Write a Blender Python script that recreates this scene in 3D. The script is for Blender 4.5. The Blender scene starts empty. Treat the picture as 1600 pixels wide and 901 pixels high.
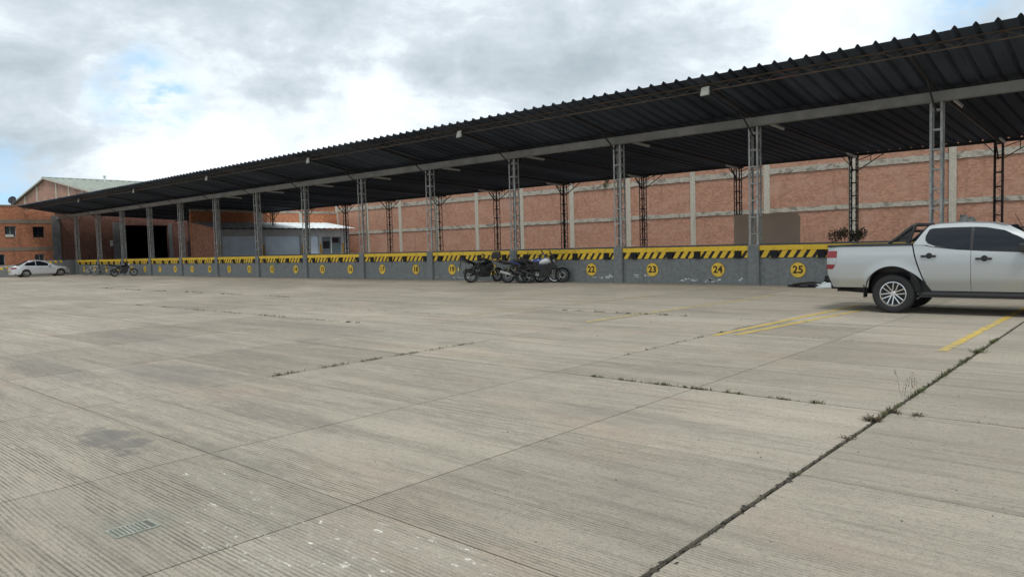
import bpy, bmesh, math, random
import numpy as np
from mathutils import Vector, Matrix
R = math.radians
rnd = random.Random(7)
scene = bpy.context.scene
COL = scene.collection

# ------------------------------------------------------------------ camera
YAW, PITCH, ROLL, FPX = 0.7279, 0.0578, 0.0272, 1142.4
cy, sy, cp, sp = math.cos(YAW), math.sin(YAW), math.cos(PITCH), math.sin(PITCH)
fw = Vector((-sy*cp, cy*cp, -sp)); rt = Vector((cy, sy, 0)); up = rt.cross(fw)
cr, sr = math.cos(ROLL), math.sin(ROLL)
rt2 = cr*rt - sr*up; up2 = sr*rt + cr*up
cam = bpy.data.cameras.new('camera'); camo = bpy.data.objects.new('camera', cam); COL.objects.link(camo)
cam.sensor_width = 36; cam.lens = FPX/1600*36; cam.clip_start = .05; cam.clip_end = 3000
M = Matrix((rt2, up2, -fw)).transposed().to_4x4(); M.translation = Vector((0, 0, 1.52))
camo.matrix_world = M
scene.camera = camo

# ------------------------------------------------------------------ light
scene.view_settings.view_transform = 'Standard'; scene.view_settings.look = 'None'
scene.view_settings.exposure = 0.16; scene.view_settings.gamma = 1
SUNDIR = Vector((.30, -.40, .87)).normalized()
sl = bpy.data.lights.new('sun', 'SUN'); sl.energy = 1.35; sl.angle = R(14); sl.color = (1, .965, .91)
so = bpy.data.objects.new('sun', sl); COL.objects.link(so); so.rotation_euler = SUNDIR.to_track_quat('Z', 'Y').to_euler()
so.location = SUNDIR*200

class NT:
    """tiny node helper"""
    def __init__(s, tree): s.t = tree; s.n = tree.nodes; s.l = tree.links
    def add(s, typ, ins=None, **kw):
        n = s.n.new(typ)
        for k, v in kw.items(): setattr(n, k, v)
        for k, v in (ins or {}).items():
            s.put(n.inputs[k], v)
        return n
    def put(s, sock, v):
        if hasattr(v, 'is_output'): s.l.new(v, sock)
        elif hasattr(v, 'outputs'): s.l.new(v.outputs[0], sock)
        else:
            if isinstance(v, (tuple, list)) and len(v) == 3 and sock.type == 'RGBA': v = (*v, 1)
            sock.default_value = v
    def m(s, op, a, b=0.0, c=None, clamp=False):
        n = s.add('ShaderNodeMath', operation=op, use_clamp=clamp); s.put(n.inputs[0], a); s.put(n.inputs[1], b)
        if c is not None: s.put(n.inputs[2], c)
        return n.outputs[0]
    def mix(s, f, a, b, blend='MIX'):
        n = s.add('ShaderNodeMix', data_type='RGBA', blend_type=blend)
        s.put(n.inputs[0], f); s.put(n.inputs[6], a); s.put(n.inputs[7], b); return n.outputs[2]
    def ramp(s, f, lo, hi, a=0.0, b=1.0):
        n = s.add('ShaderNodeMapRange', {0: f, 1: lo, 2: hi, 3: a, 4: b}, clamp=True, interpolation_type='SMOOTHSTEP'); return n.outputs[0]
    def noise(s, v, scale, detail=4, rough=.55, dist=0.0):
        n = s.add('ShaderNodeTexNoise', {'Scale': scale, 'Detail': detail, 'Roughness': rough, 'Distortion': dist})
        if v is not None: s.put(n.inputs['Vector'], v)
        return n.outputs[0]
    def scale(s, v, sc, off=(0, 0, 0)):
        n = s.add('ShaderNodeMapping'); s.put(n.inputs['Vector'], v); n.inputs['Scale'].default_value = sc
        n.inputs['Location'].default_value = off; return n.outputs[0]
    def pos(s): return s.add('ShaderNodeNewGeometry').outputs['Position']
    def xyz(s, v):
        n = s.add('ShaderNodeSeparateXYZ'); s.put(n.inputs[0], v); return n.outputs
    def comb(s, x, y, z=0.0):
        n = s.add('ShaderNodeCombineXYZ'); s.put(n.inputs[0], x); s.put(n.inputs[1], y); s.put(n.inputs[2], z); return n.outputs[0]

# ---- world: Nishita sky behind a broken cloud deck
w = bpy.data.worlds.new('World'); scene.world = w; w.use_nodes = True
t = NT(w.node_tree); t.n.clear()
sky = t.add('ShaderNodeTexSky', sky_type='NISHITA', sun_disc=False)
sky.sun_elevation = math.asin(SUNDIR.z); sky.sun_rotation = math.atan2(SUNDIR.x, SUNDIR.y)
sky.altitude = 2600; sky.air_density = 1.0; sky.dust_density = .6
g = t.add('ShaderNodeTexCoord').outputs['Generated']
dx, dy, dz = t.xyz(g)
zz = t.m('ADD', t.m('MAXIMUM', dz, 0.0), .16)
cl = t.comb(t.m('DIVIDE', dx, zz), t.m('DIVIDE', dy, zz), 0)
n1 = t.noise(t.scale(cl, (1, 1, 1), (2.3, 5.1, 0)), .62, 7, .55, .35)
n2 = t.noise(t.scale(cl, (1, 1, 1), (7.7, 1.4, 3)), 1.7, 7, .6, .2)
n3 = t.noise(t.scale(g, (1, 1, 1.8), (3.1, .4, 0)), 3.2, 6, .55, .3)
n4 = t.noise(t.scale(g, (1, 1, 2.0), (9.1, 4.4, 1)), 8.0, 7, .62, .2)
def sky_dir(x, y):
    return (fw*FPX + rt2*(x-800) - up2*(y-450)).normalized()
def lobe(x, y, rad, soft=1.0):
    d = sky_dir(x, y)
    wob = t.add('ShaderNodeVectorMath', operation='ADD'); t.put(wob.inputs[0], g)
    nn = t.add('ShaderNodeTexNoise', {'Scale': 9.0, 'Detail': 5, 'Roughness': .6}); t.put(nn.inputs['Vector'], g)
    vs = t.add('ShaderNodeVectorMath', operation='MULTIPLY_ADD'); t.put(vs.inputs[0], nn.outputs['Color'])
    vs.inputs[1].default_value = (rad*1.1,)*3; vs.inputs[2].default_value = (-rad*.55,)*3
    t.put(wob.inputs[1], vs.outputs[0])
    ds = t.add('ShaderNodeVectorMath', operation='DISTANCE'); t.put(ds.inputs[0], wob.outputs[0]); ds.inputs[1].default_value = d
    return t.ramp(ds.outputs['Value'], rad*1.25, rad*.25)
# brightness of the cloud deck: grey bases, white sunlit heads
br = t.m('ADD', t.m('MULTIPLY', n1, .55), t.m('ADD', t.m('MULTIPLY', n3, .35), t.m('MULTIPLY', n4, .36)))
br = t.m('ADD', t.m('MULTIPLY', t.m('SUBTRACT', br, .63), 1.75), .575)
br = t.m('ADD', br, t.m('MULTIPLY', lobe(560, 200, .12), .25))
br = t.m('ADD', br, t.m('MULTIPLY', lobe(300, 215, .20), .16))
br = t.m('ADD', br, t.m('MULTIPLY', lobe(1330, 40, .12), .16))
br = t.m('SUBTRACT', br, t.m('MULTIPLY', lobe(60, 190, .11), .13))
br = t.m('SUBTRACT', br, t.m('MULTIPLY', lobe(330, 60, .20), .13))
br = t.m('SUBTRACT', br, t.m('MULTIPLY', lobe(760, 110, .22), .05))
cb = t.add('ShaderNodeValToRGB'); t.put(cb.inputs[0], br)
e = cb.color_ramp.elements
e[0].position = .28; e[0].color = (4.2, 4.75, 5.1, 1)
e[1].position = .80; e[1].color = (10, 10, 10, 1)
for p_, c_ in ((.41, (4.9, 5.4, 5.75, 1)), (.50, (5.7, 6.2, 6.55, 1)), (.60, (6.8, 7.2, 7.55, 1)), (.70, (8.8, 9.2, 9.5, 1))):
    k = e.new(p_); k.color = c_
gap = t.m('MAXIMUM', t.m('MULTIPLY', lobe(228, 152, .058), t.ramp(n4, .43, .60)), t.m('MULTIPLY', lobe(25, 292, .055), t.ramp(n4, .32, .60)))
gap = t.m('MAXIMUM', gap, t.m('MULTIPLY', lobe(1500, 25, .07), t.ramp(n4, .36, .62)))
gap = t.m('MAXIMUM', gap, t.ramp(n1, .72, .82, 0, .5))
skyc = t.mix(1.0, sky.outputs[0], (1.9, 1.75, 1.55), 'MULTIPLY')
skyc = t.mix(.8, skyc, (3.3, 6.3, 9.3))
fin = t.mix(t.m('MULTIPLY', gap, .9), cb.outputs[0], skyc)
fin = t.mix(1.0, fin, (.955, 1.0, 1.03), 'MULTIPLY')
bg = t.add('ShaderNodeBackground', {'Color': fin, 'Strength': .10})
wo = t.add('ShaderNodeOutputWorld'); t.l.new(bg.outputs[0], wo.inputs[0])

# ------------------------------------------------------------------ materials
MATS = {}
def newmat(name):
    m = bpy.data.materials.new(name); m.use_nodes = True; MATS[name] = m
    t = NT(m.node_tree); b = t.n['Principled BSDF']; return m, t, b
def simple(name, col, rough=.6, metal=0.0, var=.12, vs=6.0, bump=0.0, coat=0.0, dirt=None, dirtamt=.3, spec=.5, stretch=(1, 1, 1), objvar=0.0):
    m, t, b = newmat(name)
    p = t.scale(t.pos(), stretch)
    n = t.noise(p, vs, 5, .6)
    c1 = tuple(min(1, c*(1+var)) for c in col); c0 = tuple(c*(1-var) for c in col)
    c = t.mix(t.ramp(n, .3, .7), c0, c1)
    if dirt: c = t.mix(t.ramp(t.noise(p, vs*.37, 6, .65), .5, .72, 0, dirtamt), c, dirt)
    if objvar:
        hv = t.add('ShaderNodeHueSaturation', {'Color': c}); t.put(hv.inputs['Value'], t.m('ADD', t.m('MULTIPLY', t.add('ShaderNodeObjectInfo').outputs['Random'], objvar*2), 1-objvar)); c = hv.outputs[0]
    t.put(b.inputs['Base Color'], c)
    t.put(b.inputs['Roughness'], t.ramp(n, .2, .8, rough*.88, min(1, rough*1.12)))
    b.inputs['Metallic'].default_value = metal; b.inputs['Specular IOR Level'].default_value = spec
    if coat: b.inputs['Coat Weight'].default_value = coat; b.inputs['Coat Roughness'].default_value = .16
    if bump:
        bn = t.add('ShaderNodeBump', {'Strength': bump, 'Distance': .01, 'Height': n}); t.put(b.inputs['Normal'], bn.outputs[0])
    return m

def concrete_yard_mat():
    m, t, b = newmat('yard_concrete')
    P = t.pos(); x, y, z = t.xyz(P)
    oi = t.add('ShaderNodeObjectInfo')
    rv = t.m('MULTIPLY', t.m('SUBTRACT', oi.outputs['Random'], .5), .20)
    big = t.noise(t.scale(P, (.12, .3, 1)), 1.0, 5, .6, .4)
    mid = t.noise(t.scale(P, (.7, 1.3, 1)), 1.0, 6, .62, .3)
    fine = t.noise(P, 55.0, 4, .7)
    grit = t.noise(P, 210.0, 2, .6)
    streak = t.noise(t.scale(P, (.35, 9.0, 1)), 1.0, 6, .65, .25)
    streak2 = t.noise(t.scale(P, (1.3, 26.0, 1), (4, 2, 0)), 1.0, 4, .6, .1)
    # tined grooves run along the bays
    wob = t.m('MULTIPLY', t.noise(t.scale(P, (.35, .6, 1)), 1.0, 2), .10)
    ph = t.m('MULTIPLY', t.m('ADD', y, wob), 2*math.pi/.0265)
    brk = t.noise(t.scale(P, (3.5, 30, 1)), 1.0, 4, .65)
    gr = t.m('MULTIPLY', t.ramp(t.m('SINE', ph), .0, .9), t.ramp(brk, .34, .60, .15, 1.0))
    lane = t.noise(t.scale(P, (.35, 3.2, 1), (1, 7, 0)), 1.0, 5, .65)
    near = t.ramp(x, -1.0, -4.5, .5, 1.0)
    grm = t.m('MULTIPLY', t.m('MULTIPLY', gr, near), t.ramp(lane, .36, .60, .30, 1.0))
    off = t.add('ShaderNodeVectorMath', operation='MULTIPLY_ADD'); t.put(off.inputs[0], t.comb(oi.outputs['Random'], oi.outputs['Random'], 0)); off.inputs[1].default_value = (31, 7, 0); t.put(off.inputs[2], P)
    P2 = off.outputs[0]
    speck = t.noise(P, 70.0, 4, .8); blot = t.noise(P, 11.0, 7, .78); sand = t.noise(P, 28.0, 3, .8)
    rut = t.noise(t.scale(P2, (.75, 20.0, 1), (7, 1, 0)), 1.0, 7, .78, .25)
    rut2 = t.noise(t.scale(P2, (2.6, 55.0, 1), (2, 8, 0)), 1.0, 5, .75, .15)
    c = t.mix(t.ramp(big, .34, .66), (.345, .304, .240), (.445, .394, .315))
    c = t.mix(t.ramp(mid, .38, .68, 0, .5), c, (.47, .415, .325))
    c = t.mix(t.ramp(streak, .48, .70, 0, .55), c, (.235, .208, .172))
    c = t.mix(t.m('MULTIPLY', t.ramp(rut, .53, .69, 0, .68), t.ramp(lane, .44, .62, .12, 1.0)), c, (.135, .12, .10))
    c = t.mix(t.m('MULTIPLY', t.ramp(rut2, .54, .70, 0, .6), t.ramp(mid, .35, .6, .35, 1.0)), c, (.14, .125, .105))
    c = t.mix(t.ramp(rut, .30, .44, .22, 0), c, (.56, .50, .40))
    c = t.mix(t.ramp(sand, .52, .70, 0, .58), c, (.21, .185, .148)); c = t.mix(t.ramp(sand, .28, .46, .35, 0), c, (.56, .50, .40))
    pink = t.noise(t.scale(P, (.5, .9, 1), (11, 3, 0)), 1.0, 4, .6)
    c = t.mix(t.ramp(pink, .52, .74, 0, .42), c, (.44, .325, .25))
    gren = t.noise(t.scale(P, (.4, .7, 1), (2, 13, 0)), 1.0, 4, .6)
    c = t.mix(t.ramp(gren, .57, .77, 0, .22), c, (.31, .29, .22))
    c = t.mix(t.m('MULTIPLY', grm, .70), c, (.09, .08, .066))
    c = t.mix(t.ramp(blot, .53, .70, 0, .5), c, (.20, .178, .145))
    c = t.mix(t.ramp(blot, .30, .44, .30, 0), c, (.55, .49, .395))
    c = t.mix(t.ramp(speck, .53, .67, 0, .72), c, (.12, .108, .09))
    c = t.mix(t.ramp(grit, .54, .70, 0, .45), c, (.60, .54, .44))
    # tyre-grey and oil marks
    oil = t.noise(t.scale(P, (.33, .8, 1), (17, 5, 0)), 1.0, 6, .62, .5)
    c = t.mix(t.ramp(oil, .56, .72, 0, .35), c, (.19, .175, .155))
    def patch(cx, cy_, rx, ry, soft=.45, nz=1.0, ns=3.0):
        n = t.m('MULTIPLY', t.m('SUBTRACT', t.noise(t.scale(P, (1, 1, 1), (cx, cy_, 0)), ns, 5, .65), .5), nz*2)
        q = t.m('ADD', t.m('POWER', t.m('ABSOLUTE', t.m('DIVIDE', t.m('SUBTRACT', x, cx), rx)), 2.0),
                t.m('POWER', t.m('ABSOLUTE', t.m('DIVIDE', t.m('SUBTRACT', y, cy_), ry)), 2.0))
        return t.ramp(t.m('ADD', q, n), 1.0+soft, 1.0-soft)
    for a in ((-6.48, 2.26, .52, .20, .75, 3.2, 4.0, .62, (.15, .145, .138)), (-9.6, 4.05, 1.3, .42, .9, 2.2, 2, .42, (.19, .175, .165)),
              (-11.6, 3.2, 1.6, .30, .9, 2.2, 2, .40, (.18, .17, .16)), (-10.4, 2.2, .8, .14, .8, 2, 3, .40, (.17, .16, .15)),
              (-5.3, 2.62, .9, .09, .8, 2.0, 4, .42, (.14, .132, .12)), (-11.5, 8.2, 3.6, .45, .9, 2.2, 2, .30, (.19, .17, .155)),
              (-4.35, 1.62, .24, .2, .6, 1.6, 3, .35, (.25, .26, .22)), (-.22, 3.1, .20, .8, .7, 2.2, 5, .55, (.16, .14, .11)), (-3.4, 5.3, .9, .25, .9, 2.4, 3, .30, (.2, .18, .16)), (-6.2, 3.6, 1.1, .22, .9, 2.4, 3, .34, (.2, .175, .16)), (-14, 5.6, 2.5, .5, .9, 2.2, 2, .32, (.2, .18, .17))):
        c = t.mix(t.m('MULTIPLY', patch(*a[:7]), a[7]), c, a[8])
    # spilled white powder and paint flecks
    fl = t.noise(t.scale(P, (9, 22, 1)), 1.0, 3, .65)
    fl2 = t.noise(t.scale(P, (28, 55, 1)), 1.0, 2, .6)
    for a in ((-4.55, 2.28, .62, .14, .5, .8, 3), (-3.55, 2.02, .75, .34, .5, .9, 3), (-2.85, 2.42, .6, .13, .4, .8, 4), (-3.0, 1.9, .5, .3, .6, 1, 3), (-8.2, 2.25, .25, .08, .6, 1, 3)):
        k = patch(*a)
        c = t.mix(t.m('MULTIPLY', k, t.ramp(fl, .50, .70, .06, .30)), c, (.52, .50, .44))
        c = t.mix(t.m('MULTIPLY', k, t.m('MULTIPLY', t.ramp(fl, .625, .665), t.ramp(fl2, .42, .55))), c, (.80, .76, .64))
    spk = t.noise(t.scale(P, (7, 9, 1), (5, 5, 0)), 1.0, 3, .6)
    c = t.mix(t.ramp(spk, .745, .77, 0, .7), c, (.05, .045, .04))
    val = t.add('ShaderNodeHueSaturation', {'Color': c}); t.put(val.inputs['Value'], t.m('ADD', rv, 1.0))
    t.put(b.inputs['Base Color'], val.outputs[0])
    t.put(b.inputs['Roughness'], t.ramp(mid, .3, .7, .82, .97)); b.inputs['Specular IOR Level'].default_value = .25
    hgt = t.m('ADD', t.m('MULTIPLY', grm, -1.0), t.m('ADD', t.m('MULTIPLY', speck, .9), t.m('MULTIPLY', blot, .8)))
    bn = t.add('ShaderNodeBump', {'Strength': .8, 'Distance': .009, 'Height': hgt}); t.put(b.inputs['Normal'], bn.outputs[0])
    return m

def brick_mat(name, axis, c1, c2, mortar, pale, paleamt, dark, darkamt, rand=.22):
    m, t, b = newmat(name)
    P = t.pos(); x, y, z = t.xyz(P)
    v = t.comb(x if axis == 'x' else y, z)
    br = t.add('ShaderNodeTexBrick', {'Vector': v, 'Color1': c1, 'Color2': c2, 'Mortar': mortar, 'Scale': 1.0, 'Mortar Size': .009, 'Mortar Smooth': .3, 'Bias': 0.0, 'Brick Width': .26, 'Row Height': .078})
    n = t.noise(t.scale(P, (.6, .6, 1.2)), 1.0, 6, .65, .3)
    n2 = t.noise(t.scale(P, (2.6, 2.6, .35), (3, 9, 1)), 1.0, 5, .6, .1)
    per = t.add('ShaderNodeTexWhiteNoise', noise_dimensions='2D')
    uu = t.m('FLOOR', t.m('DIVIDE', x if axis == 'x' else y, .13)); vv = t.m('FLOOR', t.m('DIVIDE', z, .078))
    t.put(per.inputs['Vector'], t.comb(uu, vv))
    c = br.outputs['Color']
    hv = t.add('ShaderNodeHueSaturation', {'Color': c}); t.put(hv.inputs['Value'], t.m('ADD', t.m('MULTIPLY', per.outputs['Value'], rand*2), 1-rand)); c = hv.outputs[0]
    c = t.mix(t.ramp(n, .44, .68, 0, paleamt), c, pale)
    c = t.mix(t.ramp(n2, .52, .75, 0, darkamt), c, dark)
    n3 = t.noise(t.scale(P, (.9, .9, 3.0), (5, 5, 5)), 1.0, 5, .65)
    c = t.mix(t.ramp(n3, .55, .75, 0, .35), c, tuple(k*1.35 for k in c2))
    t.put(b.inputs['Base Color'], c); b.inputs['Roughness'].default_value = .9; b.inputs['Specular IOR Level'].default_value = .2
    bn = t.add('ShaderNodeBump', {'Strength': .6, 'Distance': .008, 'Height': t.m('SUBTRACT', 1.0, br.outputs['Fac'])}); t.put(b.inputs['Normal'], bn.outputs[0])
    return m

def mouldy(name, base, mould, lo=.47, hi=.62, amt=.85):
    m, t, b = newmat(name)
    P = t.pos()
    n = t.noise(t.scale(P, (1.6, 1.6, 3.2)), 1.0, 7, .68, .5)
    n2 = t.noise(P, 9.0, 5, .65)
    c = t.mix(t.ramp(n2, .3, .7), tuple(k*.82 for k in base), tuple(min(1, k*1.12) for k in base))
    c = t.mix(t.ramp(n, lo, hi, 0, amt), c, mould)
    run = t.noise(t.scale(P, (5, 5, .5)), 1.0, 4, .6)
    c = t.mix(t.ramp(run, .55, .75, 0, .5), c, tuple(k*.5 for k in base))
    t.put(b.inputs['Base Color'], c); b.inputs['Roughness'].default_value = .9
    bn = t.add('ShaderNodeBump', {'Strength': .5, 'Distance': .02, 'Height': n2}); t.put(b.inputs['Normal'], bn.outputs[0])
    return m

def worn_paint(name, col, under, amt=(.44, .60), scale=7.0, rough=.65):
    m, t, b = newmat(name)
    P = t.pos()
    n = t.noise(t.scale(P, (1, 1, 1)), scale, 7, .68, .2)
    n2 = t.noise(t.scale(P, (2, 14, 1)), 1.0, 5, .65)
    c = t.mix(t.ramp(n2, .3, .7), tuple(k*.8 for k in col), tuple(min(1, k*1.1) for k in col))
    c = t.mix(t.ramp(n, amt[0], amt[1], 0, .9), c, under)
    t.put(b.inputs['Base Color'], c); b.inputs['Roughness'].default_value = rough
    return m

def glass_mat(name, col=(.008, .011, .016), rough=.04):
    m, t, b = newmat(name)
    n = t.noise(t.pos(), 2.0, 3)
    t.put(b.inputs['Base Color'], t.mix(n, col, tuple(k*1.5 for k in col))); b.inputs['Roughness'].default_value = rough
    b.inputs['Specular IOR Level'].default_value = .32
    return m

yard = concrete_yard_mat()
joint_dirt = simple('joint_dirt', (.050, .042, .030), .95, var=.5, vs=20)
brick_wall_m = brick_mat('brick_boundary', 'x', (.475, .235, .152), (.40, .19, .122), (.38, .285, .225), (.51, .32, .24), .5, (.26, .145, .10), .55, .17)
brick_side_m = brick_mat('brick_boundary_side', 'y', (.60, .24, .11), (.48, .17, .08), (.30, .20, .15), (.46, .22, .13), .4, (.16, .08, .055), .4)
brick_off_m = brick_mat('brick_office', 'y', (.52, .20, .095), (.40, .145, .075), (.34, .22, .16), (.46, .22, .13), .35, (.17, .085, .06), .5)
brick_gab_m = brick_mat('brick_gable', 'x', (.42, .23, .16), (.34, .18, .13), (.36, .28, .23), (.48, .34, .26), .5, (.16, .11, .09), .75)
brick_dark_m = brick_mat('brick_dark', 'y', (.20, .085, .06), (.15, .06, .045), (.15, .11, .09), (.20, .11, .085), .4, (.06, .04, .035), .6)  # darker brick colour for the brick building's wall beyond the yard edge
brick_dim_m = brick_mat('brick_annex', 'x', (.54, .25, .16), (.44, .19, .12), (.28, .2, .16), (.38, .22, .16), .4, (.14, .08, .06), .4)
beam_m = mouldy('mouldy_concrete', (.44, .40, .33), (.07, .063, .05), .46, .66, .75)
pil_m = mouldy('pilaster_concrete', (.48, .44, .36), (.12, .105, .085), .58, .75, .6)
offbeam_m = mouldy('office_concrete', (.25, .20, .15), (.10, .085, .06), .5, .7, .6)
dockgrey = mouldy('dock_grey_paint', (.225, .236, .235), (.15, .153, .148), .52, .74, .45)
WORDS = 'zero one two three four five six seven eight nine ten eleven twelve thirteen fourteen fifteen sixteen seventeen eighteen nineteen twenty twenty-one twenty-two twenty-three twenty-four twenty-five twenty-six twenty-seven twenty-eight'.split()
deckconc = simple('deck_concrete', (.26, .26, .25), .85, var=.2, vs=1.3, dirt=(.18, .178, .17), dirtamt=.5)
yellow = simple('safety_yellow', (.90, .58, .038), .5, var=.10, vs=9, dirt=(.40, .25, .045), dirtamt=.6, objvar=.06)
black_paint = simple('black_paint', (.012, .011, .010), .5, var=.3, vs=8)
rubber = simple('black_rubber', (.010, .010, .011), .8, var=.3, vs=12)
disc_y = simple('disc_yellow', (.90, .59, .065), .55, var=.10, vs=9, dirt=(.5, .34, .09), dirtamt=.5, objvar=.10)
disc_rim = simple('disc_rim', (.22, .17, .05), .6, var=.3, vs=14)
numer = simple('numeral_paint', (.045, .022, .010), .6, var=.3, vs=10)
white_flake = simple('white_flake', (.72, .72, .70), .8, var=.08, vs=18)
steelgrey = simple('grey_painted_steel', (.38, .39, .38), .5, var=.22, vs=3.5, dirt=(.2, .19, .165), dirtamt=.6)
girder_m = simple('girder_steel', (.225, .22, .205), .55, var=.2, vs=1.4, dirt=(.135, .13, .11), dirtamt=.7)
darksteel = simple('dark_steel', (.032, .032, .034), .6, var=.35, vs=3, dirt=(.055, .028, .020), dirtamt=.5)
ruststeel = simple('rusty_truss_steel', (.085, .060, .042), .7, var=.4, vs=2.2, dirt=(.17, .055, .030), dirtamt=.8)
sheet_m = simple('roof_sheet_steel', (.052, .064, .086), .75, spec=.15, var=.2, vs=1.0, dirt=(.042, .05, .062), dirtamt=.6, stretch=(3, .4, 1), objvar=.35)
light_h = simple('lamp_housing', (.62, .62, .58), .4, var=.06)
lens_m = simple('lamp_lens', (.72, .72, .64), .25, var=.05, spec=.5)
tube_m = simple('tube_plastic', (.55, .56, .55), .4, var=.05)
shutter_m = simple('shutter_steel', (.58, .67, .76), .45, var=.08, vs=1.2, dirt=(.5, .57, .64), dirtamt=.4)
tin_m = simple('tin_roof', (.74, .79, .79), .5, var=.12, vs=1.5, dirt=(.5, .52, .5), dirtamt=.4)
oldroof = simple('fibre_cement_roof', (.30, .33, .28), .85, var=.16, vs=1.0, dirt=(.17, .18, .14), dirtamt=.6, stretch=(1, 3, 1))
greywall = simple('grey_render', (.34, .34, .34), .8, var=.12, vs=2)
darkrender = simple('dark_render', (.15, .15, .148), .85, var=.2, vs=2)
intdark = simple('dark_interior', (.10, .10, .105), .9, var=.2)
line_y = worn_paint('line_yellow', (.60, .42, .085), (.30, .265, .19), (.46, .66), 5.0)
line_ym = worn_paint('line_yellow_worn', (.58, .42, .12), (.31, .275, .21), (.42, .66), 5.0)
line_yf = worn_paint('line_yellow_faded', (.50, .39, .15), (.32, .29, .235), (.36, .58), 5.0)
carwhite = simple('pearl_white_paint', (.44, .46, .46), .33, metal=.5, var=.012, vs=1.0, coat=.6)
carsilver = simple('silver_paint', (.62, .64, .67), .3, metal=.25, var=.02, coat=.8)
blackpl = simple('black_plastic', (.018, .018, .019), .55, var=.2)
tyre_m = simple('tyre_rubber', (.022, .022, .023), .85, var=.25, vs=20)
chrome = simple('bright_alloy', (.72, .73, .74), .22, metal=.9, var=.04)
darkmetal = simple('dark_metal', (.05, .05, .052), .45, metal=.6, var=.2)
glass = glass_mat('tinted_glass')
glassw = glass_mat('window_glass', (.05, .06, .065), .08)
redlens = simple('red_lens', (.22, .008, .014), .15, var=.1, coat=.5)
clearlens = simple('clear_lens', (.38, .39, .40), .10, var=.1, coat=.5)
plate_m = simple('number_plate', (.62, .50, .10), .5, var=.05)
ply = simple('grey_brown_board', (.66, .49, .36), .8, var=.08, vs=.8, dirt=(.52, .41, .31), dirtamt=.5)
leaf_m = simple('dry_leaf', (.075, .085, .032), .8, var=.45, vs=9)
leafd = simple('bush_leaf', (.12, .105, .065), .8, var=.5, vs=5)
grassm = simple('joint_grass', (.075, .085, .03), .85, var=.5, vs=9, dirt=(.085, .06, .035), dirtamt=.8)
brownweed = simple('dry_brown_weed', (.10, .075, .048), .9, var=.45, vs=12)
bagblack = simple('black_bag_film', (.014, .014, .016), .35, var=.2, vs=8)
bagwhite = simple('white_bag_film', (.55, .60, .60), .4, var=.1, vs=8)
grate_m = simple('cast_grate', (.27, .275, .225), .7, var=.25, vs=14)
blue_p = simple('blue_bike_paint', (.02, .045, .20), .3, var=.08, coat=.6)
whitebike = simple('white_bike_paint', (.68, .70, .72), .3, var=.04, coat=.6)
blackbike = simple('black_bike_paint', (.014, .014, .018), .3, var=.1, coat=.6)
redbrown = simple('dark_red_door', (.06, .020, .018), .6, var=.2)
postpaint = None

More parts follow.
